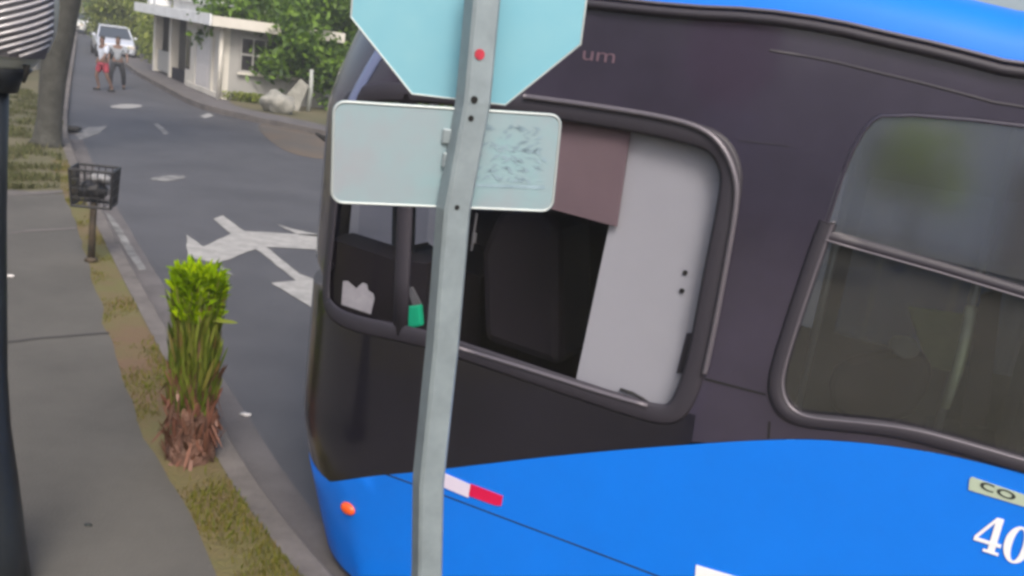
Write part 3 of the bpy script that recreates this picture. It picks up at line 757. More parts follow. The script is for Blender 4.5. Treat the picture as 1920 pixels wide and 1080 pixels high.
# post: square tube set cornerwise to the camera
mb = MB(); r = 0.047
axis_t = up_at(910, -60, 2.395)-SO; axis_b = Vector((0.0, 0.0, -0.02)); mid = up_at(829, 650, 2.36)-SO
q_low = up_at(800, 1080, 2.34)-SO
axis_b = Vector((q_low.x+0.012, q_low.y-0.02, -0.02))
path = [axis_b, q_low, up_at(803, 900, 2.345)-SO, mid, up_at(850, 392, 2.365)-SO, up_at(887, 190, 2.375)-SO, axis_t]
mb = MB(); rot = R_(27)
cs = []
for i in range(4):
    a = rot+math.pi/2*i+math.pi/4
    for da in (-0.12, 0.12): cs.append((r*math.cos(a+da), r*math.sin(a+da)))
for p in path:
    for cx, cy in cs: mb.v.append(Vector((p.x+cx, p.y+cy, p.z)))
n8 = len(cs)
for i in range(len(path)-1):
    for j in range(n8): mb.f.append((i*n8+j, i*n8+(j+1) % n8, (i+1)*n8+(j+1) % n8, (i+1)*n8+j))
mb.f.append(tuple((len(path)-1)*n8+j for j in range(n8)))
post = mb.build('post', 'post', sign)
def on_post(px, py, rad, m, nm, yy):
    # sits on the post's right-hand visible face
    fa = rot-math.pi/2+0.0
    nrm = Vector((math.cos(fa), math.sin(fa), 0))
    d = ray(px, py)
    # nearest path point for height
    best = min(range(60), key=lambda i: 0)
    z = (CAMP+d*(yy/d.y)).z-SO.z
    for a, b in zip(path, path[1:]):
        if a.z <= z <= b.z: cpt = a.lerp(b, (z-a.z)/(b.z-a.z)); break
    cpt = cpt.copy()+SO
    face_d = r*math.cos(math.pi/4-0.12)+0.0006
    t = (cpt+nrm*face_d-CAMP).dot(nrm)/d.dot(nrm); q = CAMP+d*t-SO
    MB().tube([q-nrm*0.004, q+nrm*rad*0.25], rad, 12).build(nm, m, post)
on_post(889, 187, 0.0095, 'hole', 'bolt_hole', 2.34)
on_post(883, 222, 0.0075, 'hole', 'bolt_hole', 2.34)
on_post(857, 389, 0.0065, 'hole', 'bolt_hole', 2.34)
on_post(899, 102, 0.0135, 'rednut', 'red_cap_nut', 2.34)
for yy_ in (255, 300):
    q = up_at(838, yy_, 2.385)-SO
    MB().box((q.x-0.012, q.y-0.012, q.z-0.02), (q.x+0.02, q.y+0.0, q.z+0.02)).build('clamp', 'post', sign, bevel=0.004)

# ================================================================== LAMP POST at the left edge
lb_ = G(-28, 1115, KZ)
lamp = tag(empty('lamp_post', lb_), 'dark lamp post with a ribbed glass lantern at the left edge', 'street lamp')
ly = lb_.y
def lx(px, py): return up_at(px, py, ly)-lb_
ax = [lx(-38, 1115), lx(-27, 900), lx(-24, 700), lx(-22, 400), lx(-19, 130)]
px2m = ly/FPX*1.02
mb = MB()
path_ = [Vector((a.x, 0, max(a.z, 0))) for a in ax]
rads = [112*px2m*0.9, 60*px2m, 36*px2m, 31*px2m, 32*px2m]
mb.tube([path_[0], path_[0].lerp(path_[1], 0.45), path_[1], path_[1].lerp(path_[2], 0.5), path_[2], path_[3], path_[4]], [rads[0], 82*px2m, rads[1], 44*px2m, rads[2], rads[3], rads[4]], 20)
pole = mb.build('pole', 'lamp_iron', lamp, True)
c0 = lx(-6, 36); c0.y = 0
Rg = 98*px2m
zc = c0.z
# bowl: pale outer shell, slightly larger and lower
mb = MB(); prof_ = [(0.30*Rg, -0.98*Rg), (0.62*Rg, -0.78*Rg), (0.86*Rg, -0.48*Rg), (0.99*Rg, -0.12*Rg), (1.03*Rg, 0.35*Rg), (1.0*Rg, 1.2*Rg), (0.7*Rg, 1.5*Rg), (0.2*Rg, 1.62*Rg)]
mb.lathe(prof_, 32, c0); shell = mb.build('lantern_bowl', 'lamprim', lamp, True)
# ribs: slanting raised bars round the camera side of the drum
for kk in range(-9, 15):
    pts = []
    for i in range(15):
        a = R_(-165+i*11.6)                   # round the front of the drum
        zz = 0.125*kk*Rg + (i/14.0)*1.15*Rg - 0.60*Rg
        if not (-0.60*Rg < zz < 1.15*Rg): continue
        rr_ = (1.03 if zz > -0.1*Rg else 1.03-0.32*((-0.1*Rg-zz)/Rg)**1.0)*Rg+0.008
        pts.append(c0+Vector((rr_*math.cos(a), rr_*math.sin(a), zz)))
    if len(pts) > 2:
        MB().tube(pts, 0.0065, 6).build('glass_rib', 'lampglass', lamp, True)
mb = MB(); prof2 = []
for i in range(14):
    a_ = i/13; zz = (-0.60+1.7*a_)*Rg
    rr_ = (1.03 if zz > -0.1*Rg else 1.03-0.32*((-0.1*Rg-zz)/Rg))*Rg+0.003
    prof2.append((rr_, zz))
k0 = 0; NA = 20
for rr_, zz in prof2:
    for j in range(NA+1):
        a = R_(-170+j*8.6); mb.v.append(c0+Vector((rr_*math.cos(a), rr_*math.sin(a), zz)))
for i in range(13):
    for j in range(NA): mb.f.append((i*(NA+1)+j, i*(NA+1)+j+1, (i+1)*(NA+1)+j+1, (i+1)*(NA+1)+j))
mb.build('rib_backing', 'lampgap', lamp, True)
MB().lathe([(0.34*Rg, -1.30*Rg), (0.42*Rg, -1.05*Rg), (0.60*Rg, -0.86*Rg), (0.50*Rg, -0.80*Rg)], 24, Vector((c0.x, 0, c0.z))).build('collar', 'lamp_iron', lamp, True)
q = c0+Vector((0.72*Rg, -0.3*Rg, -0.72*Rg))
MB().tube([q, q+Vector((0.0, 0, -0.03)), q+Vector((-0.012, 0, -0.07))], [0.014, 0.01, 0.006], 8).build('catch', 'hole', lamp, True)

# ================================================================== WASTE BASKET on a post
bpos = G(171, 490, KZ); by = bpos.y
bask = tag(empty('waste_basket', bpos), 'black wire waste basket on a dark post in the verge', 'waste basket')
zt = up_at(175, 383, by).z-KZ
MB().tube([(0, 0, -0.05), (0.005, 0, zt*0.5), (up_at(176, 383, by).x-bpos.x, 0, zt+0.02)], [0.042, 0.036, 0.034], 10).build('post', 'rustiron', bask, True)
MB().lathe([(0.07, 0.0), (0.065, 0.03), (0.045, 0.05)], 14).build('post_foot', 'rustiron', bask, True)
cx = up_at(177, 383, by).x-bpos.x
hw0, hw1, hd0, hd1, hb = 0.185, 0.205, 0.16, 0.19, 0.38
rz = R_(14)
def bk(u, v, z):
    t = (z-zt)/hb; a = hw0+(hw1-hw0)*t; b = hd0+(hd1-hd0)*t
    x_, y_ = u*a, v*b
    return Vector((cx+x_*math.cos(rz)-y_*math.sin(rz), x_*math.sin(rz)+y_*math.cos(rz), z))
def bar(a, b, r_, nm, m='iron'): return MB().tube([a, b], r_, 6).build(nm, m, bask)
cn = [(-1, -1), (1, -1), (1, 1), (-1, 1)]
for i in range(4):
    a, b = cn[i], cn[(i+1) % 4]
    bar(bk(*a, zt), bk(*a, zt+hb), 0.014, 'corner_bar')
    for zz in (zt, zt+hb): bar(bk(*a, zz), bk(*b, zz), 0.015, 'rim_bar')
    for t in (0.17, 0.34, 0.5, 0.66, 0.83):
        u, v = a[0]+(b[0]-a[0])*t, a[1]+(b[1]-a[1])*t
        bar(bk(u, v, zt), bk(u, v, zt+hb), 0.006, 'side_wire')
    for t in (0.25, 0.5, 0.75):
        zz = zt+hb*t; bar(bk(*a, zz), bk(*b, zz), 0.006, 'side_wire')
for t in (-0.6, -0.2, 0.2, 0.6):
    bar(bk(t, -1, zt), bk(t, 1, zt), 0.006, 'bottom_wire')
def lump(name, c, rad, m, seed, squash=1.0, amp=0.35, freq=3.0, sub=3):
    bm = bmesh.new(); bmesh.ops.create_icosphere(bm, subdivisions=sub, radius=1)
    for v in bm.verts:
        d = 1+amp*noise.noise(v.co*freq+Vector((seed, seed*2, 0)))+0.15*noise.noise(v.co*freq*3+Vector((seed, 0, 5)))
        v.co = Vector((v.co.x*rad[0], v.co.y*rad[1], v.co.z*rad[2]))*d
    me = bpy.data.meshes.new(name); bm.to_mesh(me); bm.free()
    for p in me.polygons: p.use_smooth = True
    o = bpy.data.objects.new(name, me); COL.objects.link(o); me.materials.append(MT[m]); o.location = c
    return o
tag(lump('trash_bag', bpos+bk(-0.05, 0.0, zt+0.15), (0.14, 0.12, 0.11), 'blackbag', 4), 'crumpled black rubbish bag low in the wire basket', 'rubbish bag')
tag(lump('trash_bag', bpos+bk(0.2, 0.2, zt+0.27), (0.10, 0.10, 0.06), 'bag', 9), 'crumpled grey rubbish bag on top in the wire basket', 'rubbish bag')

# ================================================================== UPRIGHT PLANT on the verge
pbase = G(356, 858, KZ); pyy = pbase.y
plant = tag(empty('upright_plant', pbase), 'bright green upright leafy plant with a reddish brown fibrous base', 'plant')
HT = up_at(352, 478, pyy).z-KZ
rnd = random.Random(11)
mb = MB(); prof_ = []
W0 = 44*pyy/FPX
nseg = 22
for i in range(11):
    t = i/10; rr_ = W0*(1.0-0.10*t+0.10*math.sin(t*9))*(1.04 if i == 0 else 1)
    for j in range(nseg):
        a = 2*math.pi*j/nseg
        q = 1+0.12*noise.noise((math.cos(a)*2.2, math.sin(a)*2.2, t*3))+0.06*math.sin(a*9+t*4)
        mb.v.append(Vector((math.cos(a)*rr_*q, math.sin(a)*rr_*q*0.9, t*HT*0.30-0.02)))
for i in range(10):
    for j in range(nseg): mb.f.append((i*nseg+j, i*nseg+(j+1) % nseg, (i+1)*nseg+(j+1) % nseg, (i+1)*nseg+j))
mb.f.append(tuple(10*nseg+j for j in range(nseg))); mb.build('fibrous_base', 'base', plant, True)
def blade(mb, p, d, ln, wd, bend, up=Vector((0, 0, 1)), seg=4):
    side = d.cross(up)
    if side.length < 1e-4: side = Vector((1, 0, 0))
    side = (side.normalized()*math.cos(bend[1])+d.cross(side).normalized()*math.sin(bend[1])).normalized()
    k = len(mb.v); q = Vector(p); dd = Vector(d)
    for i in range(seg+1):
        t = i/seg; ww = wd*(math.sin(math.pi*(0.12+0.88*t))**0.7 if t < 1 else 0.05)
        mb.v += [q-side*ww, q+side*ww]
        dd = (dd+Vector((d.x, d.y, -0.6))*bend[0]/seg).normalized(); q = q+dd*(ln/seg)
    for i in range(seg): mb.f.append((k+2*i, k+2*i+1, k+2*i+3, k+2*i+2))
# dry blades hugging the base
mb = MB()
for i in range(320):
    a = rnd.uniform(0, 2*math.pi); r_ = W0*rnd.uniform(0.88, 1.06); z_ = rnd.uniform(0.0, 0.42)*HT
    p = Vector((math.cos(a)*r_, math.sin(a)*r_*0.9, z_))
    d = Vector((math.cos(a)*0.25+rnd.uniform(-.3, .3), math.sin(a)*0.25+rnd.uniform(-.3, .3), rnd.choice([1, 1, -0.6]))).normalized()
    blade(mb, p, d, rnd.uniform(0.07, 0.20), rnd.uniform(0.006, 0.014), (rnd.uniform(0, .4), rnd.uniform(-1, 1)))
o = mb.build('dry_blades', 'leaf_r', plant); o['kind'] = 'stuff'
# green upright stems, each a part
for i in range(46):
    a = rnd.uniform(0, 2*math.pi); r_ = W0*math.sqrt(rnd.uniform(0.05, 0.9))*0.95
    p0 = Vector((math.cos(a)*r_, math.sin(a)*r_, HT*rnd.uniform(0.20, 0.36)))
    p1 = Vector((math.cos(a)*r_*1.0+rnd.uniform(-.02, .02), math.sin(a)*r_*1.0, HT*rnd.uniform(0.78, 0.93)))
    mb = MB(); mb.tube([p0, p0.lerp(p1, 0.5)+Vector((rnd.uniform(-.015, .015), rnd.uniform(-.015, .015), 0)), p1], [0.011, 0.012, 0.009], 6)
    mb.build('stem', 'leaf_s' if rnd.random() < 0.75 else 'stem', plant, True)
mb = MB()
for i in range(1500):
    a = rnd.uniform(0, 2*math.pi); r_ = W0*math.sqrt(rnd.uniform(0.1, 1.0))*1.0; z_ = HT*rnd.uniform(0.24, 0.78)
    p = Vector((math.cos(a)*r_, math.sin(a)*r_*0.95, z_))
    d = Vector((math.cos(a)*0.12+rnd.uniform(-.16, .16), math.sin(a)*0.12+rnd.uniform(-.16, .16), 1)).normalized()
    blade(mb, p, d, rnd.uniform(0.08, 0.24), rnd.uniform(0.006, 0.014), (rnd.uniform(0, 0.25), rnd.uniform(-1.5, 1.5)))
o = mb.build('side_leaves', 'leaf_s', plant); o['kind'] = 'stuff'
mb = MB()
for i in range(1300):
    a = rnd.uniform(0, 2*math.pi); r_ = W0*math.sqrt(rnd.uniform(0.0, 1.0))*0.98; z_ = HT*rnd.uniform(0.70, 0.92)
    p = Vector((math.cos(a)*r_, math.sin(a)*r_*0.95, z_))
    d = Vector((math.cos(a)*0.25+rnd.uniform(-.35, .35), math.sin(a)*0.25+rnd.uniform(-.35, .35), 1)).normalized()
    blade(mb, p, d, rnd.uniform(0.05, 0.12), rnd.uniform(0.008, 0.018), (rnd.uniform(0, 1.4), rnd.uniform(-1.5, 1.5)))
o = mb.build('top_leaves', 'leaf_b', plant); o['kind'] = 'stuff'
# two stray shoots as in the photo
mb = MB(); blade(mb, Vector((-W0*0.9, -0.05, HT*0.40)), Vector((-0.8, -0.2, 0.5)).normalized(), 0.13, 0.012, (0.9, 0.3)); blade(mb, Vector((-W0*0.9, -0.05, HT*0.38)), Vector((-0.8, 0.1, -0.4)).normalized(), 0.11, 0.012, (0.3, 0.1))
mb.build('stray_shoot', 'leaf_s', plant)
mb = MB(); blade(mb, Vector((W0*0.8, -0.05, HT*0.72)), Vector((1, -0.1, 0.15)).normalized(), 0.17, 0.016, (0.2, 0.6)); mb.build('stray_leaf', 'leaf_s', plant)

# ================================================================== grass (stuff)
MT['olive'] = leaf_mat('olive grass blades', [(0.07, 0.08, 0.025), (0.11, 0.11, 0.045), (0.06, 0.075, 0.02), (0.13, 0.115, 0.06)], 0.2, 0.8)
def grass(name, poly, n, hmin, hmax, label, seed, z=KZ, m='grass'):
    rnd = random.Random(seed); mb = MB()
    xs = [p[0] for p in poly]; ys = [p[1] for p in poly]; c = 0; tries = 0
    while c < n and tries < n*40:
        tries += 1
        # denser near the camera
        y = min(ys)+(max(ys)-min(ys))*rnd.random()**1.8; x = rnd.uniform(min(xs), max(xs))
        if not in_poly(x, y, poly): continue
        if noise.noise((x*1.7, y*1.7, 4.0)) < rnd.uniform(-0.15, 0.3): continue
        c += 1
        a = rnd.uniform(0, 6.28); hh = rnd.uniform(hmin, hmax); wd = hh*rnd.uniform(0.05, 0.11); ln = rnd.uniform(0.1, 0.9)*hh
        dx, dy = math.cos(a), math.sin(a); k = len(mb.v)
        mb.v += [Vector((x-dy*wd, y+dx*wd, z)), Vector((x+dy*wd, y-dx*wd, z)), Vector((x+dx*ln*0.4-dy*wd*0.7, y+dy*ln*0.4+dx*wd*0.7, z+hh*0.6)), Vector((x+dx*ln*0.4+dy*wd*0.7, y+dy*ln*0.4-dx*wd*0.7, z+hh*0.6)), Vector((x+dx*ln, y+dy*ln, z+hh*0.85))]
        mb.f += [(k, k+1, k+3, k+2), (k+2, k+3, k+4)]
    o = mb.build(name, m, None); o['kind'] = 'stuff'; o['label'] = label; o['category'] = 'grass'
    return o
vis = [p for p in verge_poly if p.x < 1.0]
grass('verge_grass', vis, 15000, 0.015, 0.05, 'dry yellowish grass growing on the kerbside verge', 5)
lw = [tuple(G(x, y, KZ)[:2]) for x, y in [(10, 356), (112, 352), (116, 280), (118, 200), (10, 150)]]
grass('lawn_grass', lw, 6000, 0.05, 0.12, 'olive grass of the lawn around the tree trunk', 6, m='olive')

# ================================================================== small litter
def litter(nm, px, py, z, rad, m, label, sq, seed):
    p = G(px, py, z); o = lump(nm, p+Vector((0, 0, rad*sq*0.6)), (rad, rad*0.7, rad*sq), m, seed, amp=0.5, sub=2)
    return tag(o, label, 'litter')
MT['litter_w'] = mat('pale litter', (0.45, 0.43, 0.42), 0.7, var=0.4, scale=40)
litter('litter', 460, 779, 0, 0.045, 'litter_w', 'scrap of whitish litter on the asphalt beside the plant', 0.3, 3)
litter('litter', 165, 986, KZ, 0.022, 'ink', 'small dark scrap lying on the grey sidewalk', 0.5, 5)
litter('litter', 18, 519, KZ, 0.05, 'litter_w', 'tiny pale scrap on the sidewalk near the lamp post', 0.3, 8)
p = G(123, 246, 0)
bo = MB().lathe([(0.0, -0.0), (0.14, 0.01), (0.20, 0.05), (0.23, 0.10), (0.215, 0.10), (0.18, 0.06), (0.10, 0.03)], 20).build('dropped_bowl', 'rubber', None, True)
bo.location = p+Vector((0.1, 0, 0.005)); tag(bo, 'dark shallow bowl lying by the kerb near the tree trunk', 'bowl')

# ================================================================== TREES
def crown_mesh(name, rad, n, leaf, seed, m, nclump=34, flatness=0.85):
    rnd = random.Random(seed); mb = MB(); cl = []
    for i in range(nclump):
        d = Vector((rnd.gauss(0, 1), rnd.gauss(0, 1), rnd.gauss(0, 1)*flatness)).normalized()*rnd.uniform(0.45, 0.98)
        cl.append((Vector((d.x*rad[0], d.y*rad[1], d.z*rad[2])), rnd.uniform(0.16, 0.34)*min(rad)))
    for i in range(n):
        c, r_ = rnd.choice(cl)
        p = c+Vector((rnd.gauss(0, 1), rnd.gauss(0, 1), rnd.gauss(0, 0.75)))*r_*0.62
        nrm = Vector((rnd.gauss(0, 1), rnd.gauss(0, 1), rnd.gauss(0.8, 0.8))).normalized()
        a = nrm.orthogonal().normalized(); a = (Matrix.Rotation(rnd.uniform(0, 6.28), 3, nrm) @ a); b = nrm.cross(a)
        l = leaf*rnd.uniform(0.6, 1.3); wd = l*0.42; k = len(mb.v)
        mb.v += [p-a*l*0.5, p+b*wd*0.5+a*l*0.02-nrm*l*0.05, p+a*l*0.5-nrm*l*0.12, p-b*wd*0.5+a*l*0.02-nrm*l*0.05]
        mb.f.append((k, k+1, k+2, k+3))
    me = bpy.data.meshes.new(name); me.from_pydata([tuple(v) for v in mb.v], [], mb.f); me.materials.append(MT[m]); return me, cl
def tree(loc, trunk_pts, trunk_r, crown, cl, cz, label, limbs=6, seed=1, group=None, scale=1.0, rz=0.0, m='bark'):
    t = empty('tree', loc, rz); t.scale = (scale,)*3; tag(t, label, 'tree', group)
    mb = MB(); mb.tube(trunk_pts, trunk_r, 14)
    top = Vector(trunk_pts[-1]); rnd = random.Random(seed)
    for c, r_ in rnd.sample(cl, min(limbs, len(cl))):
        e = Vector((cz[0]+c.x, cz[1]+c.y, cz[2]+c.z)); st = Vector(trunk_pts[-1]).lerp(Vector(trunk_pts[-2]), rnd.uniform(0, 0.5))
        md = st.lerp(e, 0.5)+Vector((0, 0, 0.15*(e-st).length))
        mb.tube([st, md, e], [trunk_r[-1]*0.7, trunk_r[-1]*0.42, trunk_r[-1]*0.12], 7)
    tr = mb.build('trunk', m, t, True)
    cr = bpy.data.objects.new('crown', crown); COL.objects.link(cr); cr.parent = t; cr.location = cz
    return t
# left street tree, trunk fills the picture's left
tb = G(88, 272, KZ); ty = tb.y
pp_ = [(88, 276), (89, 262), (93, 220), (99, 150), (108, 80), (119, 0), (128, -70)]
hw_ = [34, 26, 22, 23, 26, 29, 27]
tp = [up_at(x, y, ty)-tb for x, y in pp_]; tr_ = [q*ty/FPX for q in hw_]
tp.append(tp[-1]+Vector((0.25, 0.2, 1.1))); tr_.append(0.36)
me_y, cl_y = crown_mesh('street_crown', (3.0, 3.0, 1.7), 5200, 0.24, 21, 'leaf_y')
tree(tb, tp, tr_, me_y, cl_y, (tp[-1].x+0.4, 0.6, tp[-1].z+2.0), 'leaning grey street tree trunk on the lawn left of the road', 8, 3)
# big green tree in front of the house wing
me_d, cl_d = crown_mesh('green_crown', (3.3, 2.4, 2.1), 19000, 0.28, 5, 'leaf_d', 60)
gb = G(566, 196, KZ)
ctr = up_at(566, 70, gb.y)-gb
tree(gb, [(0, 0, -0.05), (0.03, 0, 0.7), (-0.05, 0, 1.4)], [0.2, 0.15, 0.12], me_d, cl_d, (ctr.x-0.05, 0.2, ctr.z+0.05), 'dense dark green tree in front of the pale house', 9, 5)
# trees and hedges far up the street
me_f, cl_f = crown_mesh('far_crown', (3.2, 3.0, 2.6), 5200, 0.42, 33, 'leaf_y', 40)
me_g, cl_g = crown_mesh('far_dark_crown', (3.4, 3.0, 2.8), 5200, 0.42, 35, 'leaf_d', 40)
fars = [(228, 62, 52, me_f, cl_f, 'yellow green tree beyond the silver car', .62), (262, 58, 60, me_f, cl_f, 'yellow green tree just left of the house porch', .8), (180, 40, 92, me_g, cl_g, 'dark tree far up the street beyond the white car', 1.0),
        (300, 40, 74, me_g, cl_g, 'dark tree rising behind the porch roof', 1.0), (390, 40, 70, me_g, cl_g, 'dark tree rising behind the white roof parapet', 1.0), (480, 60, 62, me_f, cl_f, 'light green tree behind the house wing', 0.9),
        (660, 90, 44, me_g, cl_g, 'dark tree between the green tree and the bus', 0.8), (118, 18, 105, me_f, cl_f, 'pale green tree far off behind the leaning trunk', 1.1), (60, 40, 66, me_g, cl_g, 'dark tree behind the grey garden wall', 1.0), (210, 10, 130, me_g, cl_g, 'tree closing the far end of the street', 1.5), (150, 6, 150, me_f, cl_f, 'farthest tree at the end of the street', 1.5), (20, 30, 90, me_f, cl_f, 'light tree behind the lamp post', 1.2)]
for i, (x, y, yy, me, cl, lab, sc) in enumerate(fars):
    b = up_at(x, y, yy); b.z = KZ
    tree(b, [(0, 0, -0.1), (0.05, 0, 1.3), (0, 0.05, 2.0)], [0.3, 0.22, 0.18], me, cl, (0, 0, 3.2), lab, 6, i, 'trees far up the street', sc, i*1.3)
# far hedge under the trees
def hedge(a, b, hh, th, n, label, seed, m='leaf_y', leaf=0.2):
    rnd = random.Random(seed); t = empty('hedge', a); tag(t, label, 'hedge'); mb = MB(); d = b-a; nn_ = Vector((-d.y, d.x, 0)).normalized()
    for i in range(n):
        p = d*rnd.random()+nn_*rnd.gauss(0, th*0.4)+Vector((0, 0, hh*(rnd.random()**0.7)))
        nr = Vector((rnd.gauss(0, 1), rnd.gauss(0, 1), rnd.gauss(.6, .8))).normalized(); a_ = nr.orthogonal().normalized(); b_ = nr.cross(a_); l = leaf*rnd.uniform(.6, 1.3); k = len(mb.v)
        mb.v += [p-a_*l*.5, p+b_*l*.25, p+a_*l*.5, p-b_*l*.25]; mb.f.append((k, k+1, k+2, k+3))
    mb.build('foliage', m, t)
    mb = MB()
    for i in range(max(2, int(d.length/0.8))):
        p = d*((i+.5)/max(2, int(d.length/0.8))); mb.tube([p+Vector((0, 0, -.05)), p+Vector((.05, 0, hh*.7))], [.03, .015], 6)
    mb.build('stems', 'bark', t); return t
hedge(G(262, 122, KZ)+Vector((0.4, 1, 0)), G(205, 72, KZ)+Vector((1.0, 2, 0)), 2.4, 0.9, 5200, 'yellow green hedge lining the far pavement beside the porch', 2, 'leaf_y', .24)
hedge(G(425, 185, KZ), G(508, 196, KZ), 0.28, 0.6, 1800, 'low olive ground plants at the foot of the house wall', 4, 'leaf_y', .13)
hedge(G(600, 205, KZ), G(720, 225, KZ)+Vector((14, -3, 0)), 1.7, 0.9, 9000, 'dark shrubs between the thin pale post and the bus', 8, 'leaf_d', .2)

# ================================================================== HOUSE across the junction
C0 = G(414, 186, KZ); C1 = G(283, 131, KZ)
d1 = (C1-C0); L1 = d1.length; d1.normalize()
d2 = Vector((-d1.y, d1.x, 0)); d2 = d2 if d2.x > 0 else -d2
house = tag(empty('house', C0), 'pale plastered house with porch and flat white roof edge across the road', 'house')
def hp(a, b, z): return d1*a+d2*b+Vector((0, 0, z))
def hbox(nm, a0, a1, b0, b1, z0, z1, m, parent=house, bev=0.0):
    mb = MB(); vs = [hp(a, b, z) for z in (z0, z1) for a, b in ((a0, b0), (a1, b0), (a1, b1), (a0, b1))]
    mb.add(vs, [(0, 3, 2, 1), (4, 5, 6, 7), (0, 1, 5, 4), (1, 2, 6, 5), (2, 3, 7, 6), (3, 0, 4, 7)]); o = mb.build(nm, m, parent, bevel=bev); return o
HH = up_at(410, 46, C0.y).z-KZ
LB = L1*0.46
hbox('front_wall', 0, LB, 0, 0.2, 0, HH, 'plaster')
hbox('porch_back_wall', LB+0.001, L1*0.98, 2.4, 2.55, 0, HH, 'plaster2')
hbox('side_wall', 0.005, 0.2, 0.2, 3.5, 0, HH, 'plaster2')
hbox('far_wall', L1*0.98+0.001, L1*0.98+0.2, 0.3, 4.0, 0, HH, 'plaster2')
dr = hbox('door', LB*0.28, LB*0.66, -0.035, -0.002, 0.05, HH*0.80, 'doorw')
hbox('door_panel', LB*0.34, LB*0.60, -0.05, -0.037, HH*0.45, HH*0.74, 'doorw', dr, 0.01); hbox('door_panel', LB*0.34, LB*0.60, -0.05, -0.037, HH*0.10, HH*0.38, 'doorw', dr, 0.01)
hbox('door_frame', LB*0.22, LB*0.275, -0.06, -0.002, 0, HH*0.84, 'plaster', dr); hbox('door_frame', LB*0.665, LB*0.72, -0.06, -0.002, 0, HH*0.84, 'plaster', dr)
hbox('doorway_dark', LB*0.86, LB*0.98, -0.02, -0.002, HH*0.25, HH*0.82, 'winglass')
hbox('base_course', -0.03, LB*0.9, -0.07, -0.002, 0, 0.16, 'plaster')
hbox('corner_pilaster', -0.06, 0.26, -0.09, -0.002, 0.161, HH, 'plaster')
# porch
for t in (0.70, 0.965): hbox('porch_pillar', L1*t-0.16, L1*t+0.16, 0.0, 0.32, 0, HH-0.002, 'plaster', bev=0.02)
hbox('porch_low_wall', LB+0.01, L1*0.69-0.17, 0.05, 0.2, 0, 0.42, 'dark'); hbox('porch_gate', L1*0.74, L1*0.93, 0.1, 0.16, 0.1, 0.9, 'winframe')
# roof edge, parapet, upper tier
hbox('roof_slab', -0.5, L1+0.5, -0.45, 3.8, HH+0.001, HH+0.14, 'plaster')
hbox('fascia', -0.55, L1+0.55, -0.62, -0.552, HH-0.05, HH+0.30, 'roofwhite', bev=0.01)
hbox('side_fascia', -0.62, -0.552, -0.55, 3.8, HH-0.05, HH+0.26, 'plaster')
hbox('parapet', L1*0.15, L1*0.8, 0.3, 0.5, HH+0.141, HH+0.60, 'roofwhite')
hbox('upper_ledge', L1*0.1, L1*0.85, 0.1, 0.7, HH+0.601, HH+0.70, 'roofwhite')
for t in (0.82, 0.92): hbox('roof_vent', L1*t, L1*t+0.5, -0.3, 0.3, HH+0.301, HH+0.55, 'roofwhite', bev=0.03)
MB().tube([hp(-0.16, -0.12, 0.0), hp(-0.16, -0.12, HH)], 0.07, 10).build('drain_pipe', 'plaster', house, True)
# wide barred window in the side wall
wz0, wz1 = HH*0.42, HH*0.86; wb0, wb1 = 0.55, 2.9
wn = hbox('side_window', -0.03, 0.004, wb0, wb1, wz0, wz1, 'winglass')
for z in (wz0-0.04, (wz0+wz1)/2-0.02, wz1): hbox('window_rail', -0.07, -0.032, wb0-0.05, wb1+0.05, z, z+0.06, 'winframe', wn)
for i in range(7):
    b = wb0+(wb1-wb0)*i/6; hbox('window_bar', -0.065, -0.034, b-0.025, b+0.025, wz0+0.021, wz1-0.001, 'winframe', wn)
hbox('window_sill', -0.14, -0.071, wb0-0.1, wb1+0.1, wz0-0.12, wz0-0.045, 'plaster', wn)
# low pale house far up the street
fh = up_at(205, 44, 95); fh.z = KZ
fhs = tag(empty('far_house', fh, R_(20)), 'small cream house far up the street among the trees', 'house')
mb = MB(); mb.box((-4, 0, 0), (4, 5, 2.6)); mb.build('wall', 'plaster', fhs)
mb = MB(); mb.prism([(-4.4, -0.4, 2.6), (4.4, -0.4, 2.6), (4.4, 2.5, 4.0), (-4.4, 2.5, 4.0)], (0, 0, 0.12)); mb.prism([(-4.4, 5.4, 2.6), (4.4, 5.4, 2.6), (4.4, 2.52, 4.0), (-4.4, 2.52, 4.0)], (0, 0, 0.12)); mb.build('roof', 'plaster2', fhs)
for x_ in (-2.4, 1.6):
    mb = MB(); mb.box((x_, -0.03, 1.0), (x_+1.1, -0.002, 2.0)); mb.build('window', 'winglass', fhs)
mb = MB(); mb.box((-0.5, -0.03, 0), (0.4, -0.002, 2.0)); mb.build('door', 'doorw', fhs)
# grey garden wall left, behind the trunk
wa = up_at(-60, 150, 24); wb_ = up_at(112, 118, 34); wa.z = wb_.z = KZ
gw = tag(empty('garden_wall', wa), 'grey garden wall with pale panels left of the leaning trunk', 'wall')
d = wb_-wa; Ld = d.length; dn = d.normalized(); nx = Vector((-dn.y, dn.x, 0))
for i in range(6):
    mb = MB(); a = dn*(Ld*i/6+0.02); b = dn*(Ld*(i+1)/6-0.02)
    mb.prism([a, b, b+Vector((0, 0, 1.5)), a+Vector((0, 0, 1.5))], nx*0.15); mb.build('wall_panel', 'plaster' if i % 2 else 'plaster2', gw)
    mb = MB(); a2 = a-dn*0.1-nx*0.05; mb.prism([a2, a2+dn*0.25, a2+dn*0.25+Vector((0, 0, 1.75)), a2+Vector((0, 0, 1.75))], nx*0.25); mb.build('pier', 'plaster2', gw)

